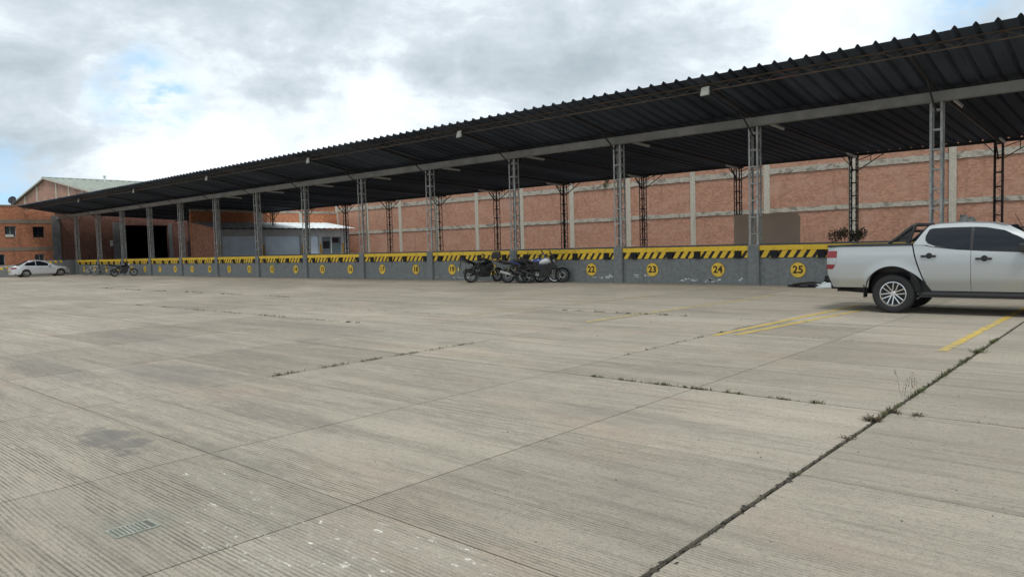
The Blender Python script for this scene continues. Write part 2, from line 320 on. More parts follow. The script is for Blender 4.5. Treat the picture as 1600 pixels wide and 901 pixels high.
# ------------------------------------------------------------------ mesh helpers
class MB:
    def __init__(s): s.v = []; s.f = []; s.mi = []; s.cur = 0
    def add(s, vs, fs):
        o = len(s.v); s.v += [tuple(p) for p in vs]
        for f in fs: s.f.append(tuple(i+o for i in f)); s.mi.append(s.cur)
    def box(s, a, b, M=None):
        x0, y0, z0 = a; x1, y1, z1 = b
        vs = [Vector(p) for p in ((x0, y0, z0), (x1, y0, z0), (x1, y1, z0), (x0, y1, z0), (x0, y0, z1), (x1, y0, z1), (x1, y1, z1), (x0, y1, z1))]
        if M is not None: vs = [M @ p for p in vs]
        s.add(vs, [(3, 2, 1, 0), (4, 5, 6, 7), (0, 1, 5, 4), (1, 2, 6, 5), (2, 3, 7, 6), (3, 0, 4, 7)])
    def bar(s, p0, p1, wd, hd=None, upv=(0, 0, 1)):
        """rectangular bar from p0 to p1"""
        p0 = Vector(p0); p1 = Vector(p1); d = (p1-p0); L = d.length; d.normalize(); u = Vector(upv)
        if abs(d.dot(u)) > .98: u = Vector((1, 0, 0))
        r = d.cross(u).normalized(); u = r.cross(d); hd = wd if hd is None else hd
        M = Matrix((r, d, u)).transposed().to_4x4(); M.translation = p0
        s.box((-wd/2, 0, -hd/2), (wd/2, L, hd/2), M)
    def tube(s, pts, r, n=8, cap=True):
        pts = [Vector(p) for p in pts]; rs = r if isinstance(r, (list, tuple)) else [r]*len(pts); rings = []; vs = []
        pu = None
        for i, p in enumerate(pts):
            d = (pts[min(i+1, len(pts)-1)]-pts[max(i-1, 0)]).normalized()
            if pu is None: pu = Vector((0, 0, 1)) if abs(d.z) < .9 else Vector((1, 0, 0))
            a = d.cross(pu).normalized(); bb = a.cross(d).normalized(); pu = bb
            for k in range(n):
                th = 2*math.pi*k/n; vs.append(p+(a*math.cos(th)+bb*math.sin(th))*rs[i])
        fs = []
        for i in range(len(pts)-1):
            for k in range(n):
                fs.append((i*n+k, i*n+(k+1) % n, (i+1)*n+(k+1) % n, (i+1)*n+k))
        if cap: fs.append(tuple(range(n))[::-1]); fs.append(tuple(range((len(pts)-1)*n, len(pts)*n)))
        s.add(vs, fs)
    def grid(s, fn, nu, nv, flip=False):
        vs = [fn(i/nu, j/nv) for i in range(nu+1) for j in range(nv+1)]
        fs = []
        for i in range(nu):
            for j in range(nv):
                q = (i*(nv+1)+j, (i+1)*(nv+1)+j, (i+1)*(nv+1)+j+1, i*(nv+1)+j+1)
                fs.append(q[::-1] if flip else q)
        s.add(vs, fs)
    def prism(s, poly, axis, a, b):
        """poly of (u,v) extruded along axis from a to b"""
        def P(u, v, k): return {'x': (k, u, v), 'y': (u, k, v), 'z': (u, v, k)}[axis]
        n = len(poly); vs = [P(u, v, a) for u, v in poly]+[P(u, v, b) for u, v in poly]
        s.add(vs, [tuple(range(n))[::-1], tuple(range(n, 2*n))]+[(i, (i+1) % n, n+(i+1) % n, n+i) for i in range(n)])
    def lathe(s, prof, n=24, axis='y', c=(0, 0, 0), M=None):
        """prof of (radius, offset along axis), revolved"""
        vs = []
        for r_, h_ in prof:
            for k in range(n):
                th = 2*math.pi*k/n; a, b2 = r_*math.cos(th), r_*math.sin(th)
                p = {'y': (a, h_, b2), 'z': (a, b2, h_), 'x': (h_, a, b2)}[axis]
                p = Vector(p)+Vector(c)
                vs.append(M @ p if M is not None else p)
        m_ = len(prof); fs = []
        for i in range(m_-1):
            for k in range(n): fs.append((i*n+k, i*n+(k+1) % n, (i+1)*n+(k+1) % n, (i+1)*n+k))
        s.add(vs, fs)
    def ball(s, c, r, n=12, m_=8):
        c = Vector(c); rx, ry, rz = r if isinstance(r, (tuple, list)) else (r, r, r)
        s.grid(lambda u, v: (c.x+rx*math.sin(math.pi*v)*math.cos(2*math.pi*u), c.y+ry*math.sin(math.pi*v)*math.sin(2*math.pi*u), c.z+rz*math.cos(math.pi*v)), n, m_)
    def mesh(s, name, mats, smooth=None, fix=True):
        me = bpy.data.meshes.new(name); me.from_pydata([tuple(p) for p in s.v], [], s.f)
        for m_ in (mats if isinstance(mats, (list, tuple)) else [mats]): me.materials.append(m_)
        me.polygons.foreach_set('material_index', s.mi)
        if fix:
            bm = bmesh.new(); bm.from_mesh(me)
            bmesh.ops.remove_doubles(bm, verts=bm.verts, dist=1e-5)
            bmesh.ops.recalc_face_normals(bm, faces=bm.faces); bm.to_mesh(me); bm.free()
        if smooth is not None:
            me.polygons.foreach_set('use_smooth', [True]*len(me.polygons)); me.set_sharp_from_angle(angle=R(smooth))
        me.update(); return me
    def build(s, name, mats, parent=None, smooth=None, fix=True):
        return put(name, s.mesh(name, mats, smooth, fix), parent)

def put(name, data, parent=None, loc=None, rot=None):
    o = bpy.data.objects.new(name, data); COL.objects.link(o)
    if parent is not None: o.parent = parent
    if loc is not None: o.location = loc
    if rot is not None: o.rotation_euler = rot
    return o
def tag(o, label, cat, group=None, kind=None):
    if label: o['label'] = label
    if cat: o['category'] = cat
    if group: o['group'] = group
    if kind: o['kind'] = kind
    return o
def thing(name, label, cat, loc=(0, 0, 0), rz=0, group=None):
    o = put(name, None, loc=loc, rot=(0, 0, rz)); o.empty_display_size = .3
    return tag(o, label, cat, group)
def copy_tree(o, parent=None):
    c = o.copy(); COL.objects.link(c); c.parent = parent
    for ch in list(o.children): copy_tree(ch, c)
    return c

# dimensions recovered from the photograph
YF, X0, S = 23.77, -75.03, 5.3955        # dock face, column 0, bay
ZD, YR, YW = 1.31, 34.5, 43.0            # deck level, rear columns, boundary wall
NB = 15                                  # bays 0..14
def cx(i): return X0+S*i

# ------------------------------------------------------------------ ground
b = MB(); b.box((-700, -700, -.40), (700, 700, -.06))
gr = b.build('ground', simple('far_ground', (.27, .25, .21), .9, var=.15, vs=.3)); tag(gr, 'open concrete ground reaching past the yard', None, kind='structure')
b = MB(); b.box((-104, -5, -.055), (8, 24.1, -.022))
yd = b.build('concrete_yard', joint_dirt); tag(yd, 'wide concrete parking yard cast in slabs with weedy joints', None, kind='structure')
xs = [-1.742, -3.600, -5.435, -8.16]
while xs[-1] > -100: xs.append(xs[-1]-2.72)
xs = [6.2, 3.8, 1.9, .08]+xs
ys = [-4.4, -2.0, .42, 2.56, 4.672, 6.816, 9.218, 11.3, 13.405, 15.5, 17.6, 19.75, 21.8, 23.98]
def gapx(x): return .017 if abs(x+1.742) < .01 else (.006 if x > -9 else .009)
def gapy(y): return {2.56: .005, 4.672: .0045, 6.816: .009, 9.218: .008, 13.405: .012}.get(y, .003)
cells = []
for i in range(len(xs)-1):
    for j in range(len(ys)-1):
        x1, x0 = xs[i]-gapx(xs[i]), xs[i+1]+gapx(xs[i+1]); y0, y1 = ys[j]+gapy(ys[j]), ys[j+1]-gapy(ys[j+1])
        mx, my = (x0+x1)/2, (y0+y1)/2
        d = Vector((mx, my, -1.5)); z = d.dot(fw); key = d.length
        if z < 0 or abs(d.dot(rt2)/max(z, .1)) > 1.0: key += 500
        cells.append((key, x0, y0, x1, y1))
cells.sort()
far = MB()
def slab_to(b, x0, y0, x1, y1):
    e = .006
    def edge(p, q, n):
        return [(p[0]+(q[0]-p[0])*k/n, p[1]+(q[1]-p[1])*k/n) for k in range(n)]
    b.box((x0, y0, -.02), (x1, y1, 0))
for k, (key, x0, y0, x1, y1) in enumerate(cells):
    if k < 295:
        b = MB(); slab_to(b, x0, y0, x1, y1); b.build('concrete_slab', yard, yd, fix=False)
    else: slab_to(far, x0, y0, x1, y1)
fo = far.build('concrete_slab', yard, yd, fix=False); fo['kind'] = 'stuff'
# painted stall lines (thin sheets on the slabs)
def stall(pts, wd, mat):
    b = MB(); (x0, y0), (x1, y1) = pts; n = 14
    d = Vector((x1-x0, y1-y0)).normalized(); nn = Vector((-d.y, d.x))
    L = []
    for k in range(n+1):
        u = k/n; px, py = x0+(x1-x0)*u, y0+(y1-y0)*u
        wl = wd/2*(1+rnd.uniform(-.12, .12)); wr = wd/2*(1+rnd.uniform(-.12, .12))
        L.append(((px-nn.x*wl, py-nn.y*wl), (px+nn.x*wr, py+nn.y*wr)))
    b.grid(lambda u, v: (*L[round(u*n)][round(v)], .004), n, 1)
    o = b.build('stall_line', mat, yd); return o
stall(((-2.13, 10.8), (-2.04, 17.9)), .12, line_y)
stall(((-5.36, 10.85), (-5.02, 17.2)), .11, line_y)
stall(((-5.10, 11.1), (-4.62, 16.2)), .10, line_y)
stall(((-8.42, 11.6), (-7.82, 19.2)), .10, line_ym)
stall(((-11.7, 11.2), (-10.85, 18.4)), .10, line_yf)
stall(((-14.9, 11.6), (-14.1, 18.2)), .10, line_yf)

# ------------------------------------------------------------------ loading dock
dock = thing('loading_dock', 'long grey loading dock with yellow and black striped edge and numbered bays', 'loading dock')
XA, XB = cx(0)-.2, cx(15)
b = MB(); b.box((XA, YF+.40, .9), (XB, YR+.9, ZD)); b.box((XA-3, YR+.9, .9), (-57, YW-.02, ZD)); b.build('deck', deckconc, dock)
b = MB(); b.box((XA, YF+.10, -.02), (XB, YF+.40, .92)); b.box((XA, YR+.6, -.02), (XB, YR+.9, .9)); b.build('retaining_wall', dockgrey, dock)
pier_me = None
for i in range(16):
    if pier_me is None:
        b = MB(); b.prism([(-.20, -.02), (.20, -.02), (.20, .07), (.185, .085), (-.185, .085), (-.20, .07)], 'z', -.02, 1.335)
        b = MB(); b.prism([(-.195, 0), (-.18, -.015), (.18, -.015), (.195, 0), (.195, .42), (-.195, .42)], 'z', -.015, 1.345)
        pier_me = b.mesh('pier', dockgrey)
    put('pier', pier_me, dock, (cx(i), YF, 0))
# bay edge: yellow angle on top, dark recess with yellow slanted stripes, rubber bumpers
L = S-.39
def frac(i, k):
    base = (.30, .79) if i < 9 else (.27, .755)
    return base[k]*S-S/2
edge_me = stripe_me = recess_me = None
bump_me = None
e1 = MB(); e1.box((-L/2, .045, 1.185), (L/2, .40, 1.315)); e1.box((-L/2, .045, 1.155), (L/2, .0655, 1.186))
edge_me = e1.mesh('edge_angle', yellow)
e2 = MB(); e2.box((-L/2, .075, .905), (L/2, .399, 1.184)); recess_me = e2.mesh('edge_face', black_paint)
bb = MB(); bb.prism([(-.115, -.005), (-.105, -.015), (.105, -.015), (.115, -.005), (.115, .074), (-.115, .074)], 'z', .90, 1.150); bump_me = bb.mesh('rubber_bumper', rubber)
def stripes(i):
    s_ = MB(); x = -L/2+.02; per = .302
    gaps = [(frac(i, k)+o-.16, frac(i, k)+o+.16) for k in (0, 1) for o in (-.76, .76)]
    while x < L/2-.05:
        for a, c_ in ((x, x+.178),):
            mid = (a+c_)/2+.08
            if True:
                lo0, lo1, hi0, hi1 = a, c_, min(a+.17, L/2), min(c_+.17, L/2)
                vs = [(lo0, .071, .912), (lo1, .071, .912), (hi1, .071, 1.171), (hi0, .071, 1.171), (lo0, .076, .912), (lo1, .076, .912), (hi1, .076, 1.171), (hi0, .076, 1.171)]
                s_.add(vs, [(0, 1, 2, 3), (0, 4, 5, 1), (1, 5, 6, 2), (2, 6, 7, 3), (3, 7, 4, 0)])
        x += per
    return s_.mesh('hazard_stripes', yellow)
st_a, st_b = stripes(3), stripes(12)
disc_b = MB(); disc_b.lathe([(0, -.008), (.262, -.008), (.262, .0), (0, .0)], 32, 'y'); disc_me = disc_b.mesh('number_disc', disc_rim)
face_b = MB(); face_b.lathe([(0, -.012), (.243, -.012), (.243, -.0081), (0, -.0081)], 32, 'y'); face_me = face_b.mesh('disc_face', disc_y)
for i in range(NB):
    xc = cx(i)+S/2
    put('edge_angle', edge_me, dock, (xc, YF, 0)); put('edge_face', recess_me, dock, (xc, YF, 0))
    put('hazard_stripes', st_a if i < 9 else st_b, dock, (xc, YF, 0))
    for k in (0, 1):
        n = 2*i+1+k; fx = xc+frac(i, k)
        for o in (-.76, .76):
            put('rubber_bumper', bump_me, dock, (fx+o, YF+.02, 0))
        d = put('number_disc', disc_me, dock, (fx, YF+.10, .50))
        put('disc_face', face_me, d)
        cu = bpy.data.curves.new('numeral', 'FONT'); cu.body = str(n); cu.size = .335; cu.align_x = 'CENTER'; cu.align_y = 'CENTER'; cu.extrude = .002; cu.offset = .010; cu.resolution_u = 3
        cu.space_character = 1.06; cu.materials.append(numer)
        tmp = put('numeral', cu); me = bpy.data.meshes.new_from_object(tmp.evaluated_get(bpy.context.evaluated_depsgraph_get())); bpy.data.objects.remove(tmp)
        put('numeral', me, d, (0, -.0155, 0), (R(90), 0, 0))
# peeled paint low on the wall
fl = MB()
def flake(x, z, wx, wz):
    n = 14; pts = []
    for k in range(n):
        a = 2*math.pi*k/n; q = rnd.uniform(.55, 1.1)
        pts.append((x+wx*math.cos(a)*q, z+wz*math.sin(a)*q))
    fl.prism(pts, 'y', YF+.0955, YF+.10)
for cxx, czz, wx_, n in ((-16.25, .22, .55, 12), (-14.9, .22, .2, 3), (-14.5, .30, .2, 4), (-12.7, .16, .38, 8), (-11.8, .14, .45, 14), (-24.3, .12, .5, 8), (-26.2, .1, .3, 4), (-10.75, .2, .15, 3)):
    for k in range(n): flake(cxx+rnd.gauss(0, .5)*wx_, czz+rnd.gauss(0, .03), rnd.uniform(.03, .14), rnd.uniform(.012, .04))
fo = fl.build('peeled_paint', white_flake, dock); fo['kind'] = 'stuff'

# ------------------------------------------------------------------ canopy shed
shed = thing('canopy_shed', 'long dark ribbed steel canopy on lattice columns over the loading dock', 'canopy')
XL, XR = -79.4, cx(15)+.4
PITCH_RIB = .435
# two-rib roof sheets; front slope and rear slope
YE, ZE = 20.33, 6.375; YK, ZK = 23.95, 5.735; YB, ZB_ = 35.25, 5.235
def sheet(name, ya, za, yb, zb):
    prof = []
    for k in range(2):
        o = k*PITCH_RIB
        prof += [(o, 0), (o+.14, 0), (o+.192, .074), (o+.215, .09), (o+.238, .074), (o+.29, 0)]
    prof += [(2*PITCH_RIB, 0), (2*PITCH_RIB+.06, -.004)]
    b = MB(); n = len(prof); th = .004
    vs = [(x, ya, za+z) for x, z in prof]+[(x, yb, zb+z) for x, z in prof]+[(x, ya, za+z+th) for x, z in prof]+[(x, yb, zb+z+th) for x, z in prof]
    fs = []
    for k in range(n-1):
        fs.append((k, k+1, n+k+1, n+k)); fs.append((2*n+k, 3*n+k, 3*n+k+1, 2*n+k+1))
        fs.append((k, 2*n+k, 2*n+k+1, k+1)); fs.append((n+k, n+k+1, 3*n+k+1, 3*n+k))
    fs += [(0, n, 3*n, 2*n), (n-1, 3*n-1, 4*n-1, 2*n-1)]
    b.add(vs, fs); return b.mesh(name, sheet_m)
shf = sheet('roof_sheet', YE, ZE, YK, ZK); shr = sheet('roof_sheet', YK-.22, ZK+.052, YB, ZB_)
x = -4.67+.0-.215+PITCH_RIB*0
while x > XL+2*PITCH_RIB: x -= 2*PITCH_RIB
while x < XR:
    j = rnd.uniform(-.006, .006)
    put('roof_sheet', shf, shed, (x, rnd.uniform(-.012, .012), j)); put('roof_sheet', shr, shed, (x, 0, j*.5)); x += 2*PITCH_RIB
# girder along the front columns
gb = MB(); gb.box((-S/2, -.10, 5.265), (S/2, .10, 5.28)); gb.box((-S/2, -.10, 5.53), (S/2, .10, 5.545)); gb.box((-S/2, -.085, 5.28), (S/2, -.075, 5.53)); gb.box((-S/2, .075, 5.28), (S/2, .085, 5.53))
gme = gb.mesh('girder', girder_m)
# eave truss (one per bay)
tb = MB(); 
tb.bar((-S/2, 0, 6.265), (S/2, 0, 6.265), .05, .035); tb.bar((-S/2, 0, 6.065), (S/2, 0, 6.065), .05, .03)
nz = 16
for k in range(nz):
    xa = -S/2+S*k/nz; xb = -S/2+S*(k+1)/nz; za, zb = (6.08, 6.25) if k % 2 else (6.25, 6.08)
    tb.bar((xa, 0, za), (xb, 0, zb), .018)
tme = tb.mesh('eave_truss', ruststeel)
pm = MB(); pm.box((-S/2, -.03, -.06), (S/2, .03, .06)); purl = pm.mesh('purlin', darksteel)
for i in range(-1, NB):
    xc = cx(i)+S/2; sc = 1.0
    if i < 0: xc = (XL+cx(0))/2; sc = (cx(0)-XL)/S
    for nm, me, y, z in (('girder', gme, YF, 0), ('eave_truss', tme, 20.9, 0), ('purlin', purl, 34.9, 5.17)):
        o = put(nm, me, shed, (xc, y, z)); o.scale.x = sc
rb = MB()
rb.bar((0, 20.9, 6.07), (0, 23.9, 5.56), .09, .10); rb.bar((0, 23.9, 5.58), (0, 35.1, 5.10), .08, .10)
rme = rb.mesh('rafter', darksteel)
# lattice columns
def column_meshes(hw, hd, H, mat, lw):
    l = MB(); l.box((-lw/2, -lw/2, 0), (lw/2, -lw/2+.008, H)); l.box((-lw/2, -lw/2+.008, 0), (-lw/2+.008, lw/2, H)); leg = l.mesh('leg', mat)
    r = MB(); k = .03
    r.box((-hw, -hd-.018, -.02), (hw, -hd-.004, .02)); r.box((-hw, hd+.004, -.02), (hw, hd+.018, .02)); r.box((-hw-.018, -hd, -.02), (-hw-.004, hd, .02)); r.box((hw+.004, -hd, -.02), (hw+.018, hd, .02))
    rung = r.mesh('rung', mat)
    z = MB(); n = int(H/.29)
    for q in range(n):
        a, c_ = (-1, 1) if q % 2 else (1, -1); z0, z1 = H*q/n, H*(q+1)/n
        z.bar((hw, hd*a, z0), (hw, hd*c_, z1), .014); z.bar((-hw, hd*c_, z0), (-hw, hd*a, z1), .014)
        if z1 < H*.62: z.bar((hw*a, hd, z0), (hw*c_, hd, z1), .014)
    lac = z.mesh('lacing', mat)
    return leg, rung, lac
HF = 5.265-1.35
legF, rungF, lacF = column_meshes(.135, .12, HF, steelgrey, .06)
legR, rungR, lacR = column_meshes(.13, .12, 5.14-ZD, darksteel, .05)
bp = MB(); bp.box((-.185, .02, 0), (.185, .40, .012)); bpm = bp.mesh('base_plate', steelgrey)
br_ = MB(); br_.bar((0, -.12, 3.60), (0, -1.30, 4.40), .038); br_.bar((0, .12, 3.4), (0, .75, 4.28), .045); brF = br_.mesh('knee_brace', darksteel)
br_ = MB(); br_.bar((0, -.12, 3.1), (0, -.95, 3.88), .05); br_.bar((.13, 0, 3.1), (1.25, 0, 3.78), .035); br_.bar((.13, 0, 3.55), (.9, 0, 3.80), .03); br_.bar((-.13, 0, 3.35), (-.5, 0, 3.78), .03); br_.bar((.7, 0, 3.45), (.7, 0, 3.8), .025); brR = br_.mesh('knee_brace', darksteel)
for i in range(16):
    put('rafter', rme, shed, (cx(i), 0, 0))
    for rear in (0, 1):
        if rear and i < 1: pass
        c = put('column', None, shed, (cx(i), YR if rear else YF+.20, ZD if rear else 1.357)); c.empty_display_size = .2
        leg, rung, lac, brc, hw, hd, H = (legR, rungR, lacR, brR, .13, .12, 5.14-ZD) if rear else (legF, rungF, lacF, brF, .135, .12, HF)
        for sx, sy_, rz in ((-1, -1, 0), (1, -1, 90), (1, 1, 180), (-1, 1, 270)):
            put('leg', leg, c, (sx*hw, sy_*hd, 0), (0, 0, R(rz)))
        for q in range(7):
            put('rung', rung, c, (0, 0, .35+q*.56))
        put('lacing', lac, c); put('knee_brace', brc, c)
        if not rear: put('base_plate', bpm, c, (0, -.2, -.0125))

# floodlights on the eave, fluorescent battens below the roof
ctr = {14: 'past the frame side of dock 28'}
fl_h = MB(); fl_h.prism([(-.15, -.13), (.15, -.13), (.15, .11), (.13, .13), (-.13, .13), (-.15, .11)], 'y', 0, .055)
fl_hm = fl_h.mesh('housing', light_h)
fl_l = MB(); fl_l.box((-.128, -.006, -.108), (.128, -.0005, .108)); fl_lm = fl_l.mesh('lens', lens_m)
fl_b = MB(); fl_b.bar((-.165, .03, 0), (-.165, .03, .16), .012, .03); fl_b.bar((.165, .03, 0), (.165, .03, .16), .012, .03); fl_b.bar((-.17, .03, .165), (.17, .03, .165), .03, .012); fl_bm = fl_b.mesh('bracket', darksteel)
for i in (14, 12, 10, 8, 6, 4, 2, -.47):
    xx = cx(i)-(.2 if i == 12 else .1)
    lab = {14: 'white floodlight on the canopy eave above the silver pickup', 12: 'white floodlight on the canopy eave between docks twenty-four and twenty-five, largest', 10: 'white floodlight on the canopy eave above the column between docks twenty and twenty-one',
           8: 'white floodlight on the canopy eave above the column between docks sixteen and seventeen', 6: 'white floodlight on the canopy eave above the column between docks twelve and thirteen',
           4: 'white floodlight on the canopy eave above the column between docks eight and nine', 2: 'white floodlight on the canopy eave above the column between docks four and five', -.47: 'white floodlight at the far end of the eave beside the brick building'}[i]
    if i == 14: continue
    f = thing('floodlight', lab, 'floodlight', (xx, 20.80, 6.06), 0, 'floodlights along the canopy eave'); f.rotation_euler = (R(-14), 0, R(-12))
    put('housing', fl_hm, f); put('lens', fl_lm, f); put('bracket', fl_bm, f)
ft = MB(); ft.box((-.035, -.62, 0), (.035, .62, .05)); ftm = ft.mesh('fluorescent_lamp', tube_m)
f2 = MB(); f2.tube([(0, -.59, -.022), (0, .59, -.022)], .018, 8); f2m = f2.mesh('tube', lens_m)
for row, (yy, zz_, rng) in enumerate(((25.1, 5.36, range(5, 14)), (33.2, 4.98, range(8, 14)))):
    for i in rng:
        lab = f'fluorescent batten under the roof behind the column between docks {WORDS[2*i]} and {WORDS[2*i+1]}' if row == 0 else f'fluorescent batten at the rear roof edge, column between docks {WORDS[2*i]} and {WORDS[2*i+1]}'
        o = put('fluorescent_lamp', ftm, None, (cx(i)+.30, yy, zz_-.0)); tag(o, lab, 'lamp', 'fluorescent battens under the canopy'); o.rotation_euler = (R(-2.5), 0, 0)
        put('tube', f2m, o)

# ------------------------------------------------------------------ boundary brick wall
wall = thing('brick_wall', 'long brick boundary wall with pale concrete pilasters and mouldy beams', 'wall')
SP = 4.847; XP0 = -61.38; NP = 16
WT = 7.0
pl = MB(); pl.prism([(-.175, 0), (-.16, -.015), (.16, -.015), (.175, 0), (.175, .3), (-.175, .3)], 'z', 0, WT); plm = pl.mesh('pilaster', pil_m)
LB = SP-.35
def ledge(z0, z1):
    q = MB(); n = 22; r2 = random.Random(int(z0*100))
    zt = [z1+r2.uniform(-.02, .025) for _ in range(n+1)]; zb = [z0+r2.uniform(-.02, .012) for _ in range(n+1)]; yo = [.035+r2.uniform(-.012, .012) for _ in range(n+1)]
    def P(u, v):
        k = round(u*n); x = -LB/2+LB*u
        return [(x, .10, zb[k]), (x, yo[k], zb[k]), (x, yo[k], zt[k]), (x, .10, zt[k])][round(v*3)]
    q.grid(P, n, 3); return q.mesh('ring_beam', beam_m)
b1, b2, b3 = ledge(5.345, 5.673), ledge(3.082, 3.33), ledge(6.85, 7.0)
pn = MB(); pn.box((-LB/2, .10, 0), (LB/2, .28, 3.082)); p1 = pn.mesh('brick_panel', brick_wall_m)
pn = MB(); pn.box((-LB/2, .10, 3.33), (LB/2, .28, 5.345)); p2 = pn.mesh('brick_panel', brick_wall_m)
pn = MB(); pn.box((-LB/2, .10, 5.673), (LB/2, .28, 6.85)); p3 = pn.mesh('brick_panel', brick_wall_m)
core = MB(); core.box((XP0, YW+.281, 0), (XP0+SP*15, YW+.4, 6.85)); core.build('backing', greywall, wall)
for k in range(NP):
    xx = XP0+SP*k
    o = put('pilaster', plm, wall, (xx, YW+rnd.uniform(-.015, .015), 0)); o.scale.x = rnd.uniform(.94, 1.06)
    if k < NP-1:
        for nm, me in (('ring_beam', b1), ('ring_beam', b2), ('ring_beam', b3), ('brick_panel', p1), ('brick_panel', p2), ('brick_panel', p3)):
            o = put(nm, me, wall, (xx+SP/2, YW, 0))
            if nm == 'ring_beam' and rnd.random() < .5: o.rotation_euler = (0, 0, 0); o.location.z += rnd.uniform(-.015, .015)
# strip of ground behind the dock
b = MB(); b.box((-56.9, YR+.92, -.05), (9, YW+.02, .05)); o = b.build('path', deckconc); tag(o, 'narrow concrete strip between dock and boundary wall', None, kind='structure')

# end wall behind the shutter building
XS = -61.35
ew = thing('brick_wall', 'short orange brick end wall rising behind the grey shutter building', 'wall')
for y in (30.8, 34.8, 38.9):
    q = MB(); q.box((XS-.28, y-.18, 0), (XS+.04, y+.18, 5.40)); q.build('pilaster', pil_m, ew)
yy0 = 28.35
for y0, y1 in ((yy0, 30.62), (30.98, 34.62), (34.98, 38.72), (39.08, 42.98)):
    q = MB(); q.box((XS-.26, y0, 0), (XS, y1, 5.17)); q.build('brick_panel', brick_side_m, ew)
    q = MB(); q.box((XS-.27, y0, 5.17), (XS+.03, y1, 5.38)); q.build('ring_beam', beam_m, ew)

# ------------------------------------------------------------------ shutter building
sb = thing('shutter_building', 'low grey building with blue grey roller shutters and corrugated tin roof', 'building')
XF = -57.26; Z0 = ZD
q = MB(); q.box((XS+.05, 28.35, Z0), (XF, 28.57, 3.70)); q.add([(XS+.05, 28.35, 3.70), (XF, 28.35, 3.70), (XS+.05, 28.35, 4.21), (XS+.05, 28.57, 3.70), (XF, 28.57, 3.70), (XS+.05, 28.57, 4.21)], [(0, 1, 2), (3, 5, 4), (1, 4, 5, 2)]); q.build('side_wall', brick_dim_m, sb)
q = MB()
opens = [(28.92, 31.97, 2.97), (32.76, 36.2, 2.97), (37.06, 38.08, 2.97), (38.42, 40.5, 2.81)]
yprev = 28.58
for y0, y1, zt in opens:
    q.box((XF-.2, yprev, Z0), (XF, y0, 3.53)); q.box((XF-.2, y0, zt), (XF, y1, 3.53)); yprev = y1
q.box((XF-.2, yprev, Z0), (XF, 41.4, 3.53)); q.build('front_wall', greywall, sb)
q = MB(); q.box((XS+.1, 41.2, Z0), (XF-.21, 41.4, 3.6)); q.build('side_wall', brick_dim_m, sb)
q = MB(); n = 46
def rz(u, v):
    y = 28.12+(41.8-28.12)*u; w_ = .022*math.sin(u*n*math.pi*2/2)
    return (XS+.02+(XF+.5-XS)*v, y, 4.30-.70*v+w_)
q.grid(rz, n*4, 3); q.grid(lambda u, v: (rz(u, v)[0], rz(u, v)[1], rz(u, v)[2]-.006), n*4, 3, True); q.build('roof', tin_m, sb, smooth=60, fix=False)
for y0, y1, zt in opens[:3]:
    q = MB(); nn = int((zt-Z0)/.095)
    for k in range(nn):
        z0 = Z0+k*(zt-Z0)/nn; z1 = Z0+(k+1)*(zt-Z0)/nn
        q.prism([(XF-.16, z0), (XF-.11, z0+.02), (XF-.11, z1-.02), (XF-.16, z1)], 'y', y0, y1) if False else q.add([(XF-.14, y0, z0), (XF-.14, y1, z0), (XF-.12, y1, z0+.02), (XF-.12, y0, z0+.02), (XF-.12, y1, z1-.012), (XF-.12, y0, z1-.012), (XF-.14, y1, z1), (XF-.14, y0, z1)], [(0, 1, 2, 3), (3, 2, 4, 5), (5, 4, 6, 7)])
    q.build('roller_shutter', shutter_m, sb)
# doorway with a glazed dark door at the end
q = MB(); q.box((XF-.16, 38.42, Z0), (XF-.12, 40.5, 2.81)); d = q.build('door', simple('door_blue_grey', (.11, .15, .17), .5), sb)
q = MB(); q.box((XF-.118, 38.6, 1.78), (XF-.10, 39.3, 2.45)); q.box((XF-.118, 39.6, 2.28), (XF-.10, 40.3, 2.74)); q.build('pane', glass, d)
q = MB(); q.box((XF-.118, 39.42, Z0), (XF-.08, 39.51, 2.78)); q.build('mullion', light_h, d)
pm_, t_, b_ = newmat('hazard_post')
P_ = t_.pos(); x_, y_, z_ = t_.xyz(P_)
wv = t_.m('SINE', t_.m('MULTIPLY', t_.m('ADD', z_, y_), 2*math.pi/.22)); t_.put(b_.inputs['Base Color'], t_.mix(t_.m('GREATER_THAN', wv, 0.0), (.55, .34, .03), (.02, .02, .02)))
for y in (28.75, 32.16, 32.57, 36.38, 36.9, 38.25, 40.68):
    q = MB(); q.box((XF+.003, y-.09, Z0), (XF+.06, y+.09, 2.2)); q.build('hazard_post', pm_, sb)

# ------------------------------------------------------------------ left brick building
XO = -79.5
of = thing('brick_building', 'two storey orange brick building with small windows at the yard end', 'building')
def wall_holes(y0, y1, z0, z1, holes, x0, x1):
    q = MB(); yc = sorted({y0, y1, *[h[0] for h in holes], *[h[1] for h in holes]}); zc = sorted({z0, z1, *[h[2] for h in holes], *[h[3] for h in holes]})
    for a, b_ in zip(yc, yc[1:]):
        run = None
        for c_, d_ in zip(zc, zc[1:]):
            hole = any(h[0] <= a+1e-6 and h[1] >= b_-1e-6 and h[2] <= c_+1e-6 and h[3] >= d_-1e-6 for h in holes)
            if not hole: run = (run[0], d_) if run else (c_, d_)
            if hole and run: q.box((x0, a, run[0]), (x1, b_, run[1])); run = None
        if run: q.box((x0, a, run[0]), (x1, b_, run[1]))
    return q
wins = [(19.44, 20.34, 3.62, 4.62), (21.68, 22.62, 3.55, 4.57), (18.30, 19.34, .99, 2.05), (21.72, 22.52, 1.30, 1.98), (17.2, 18.1, 3.66, 4.66), (14.9, 15.8, 3.7, 4.7), (12.6, 13.5, 3.7, 4.7), (14.9, 15.8, .99, 2.05)]
big = [(29.9, 34.2, 1.3, 4.72), (36.2, 36.82, 1.3, 3.0)]
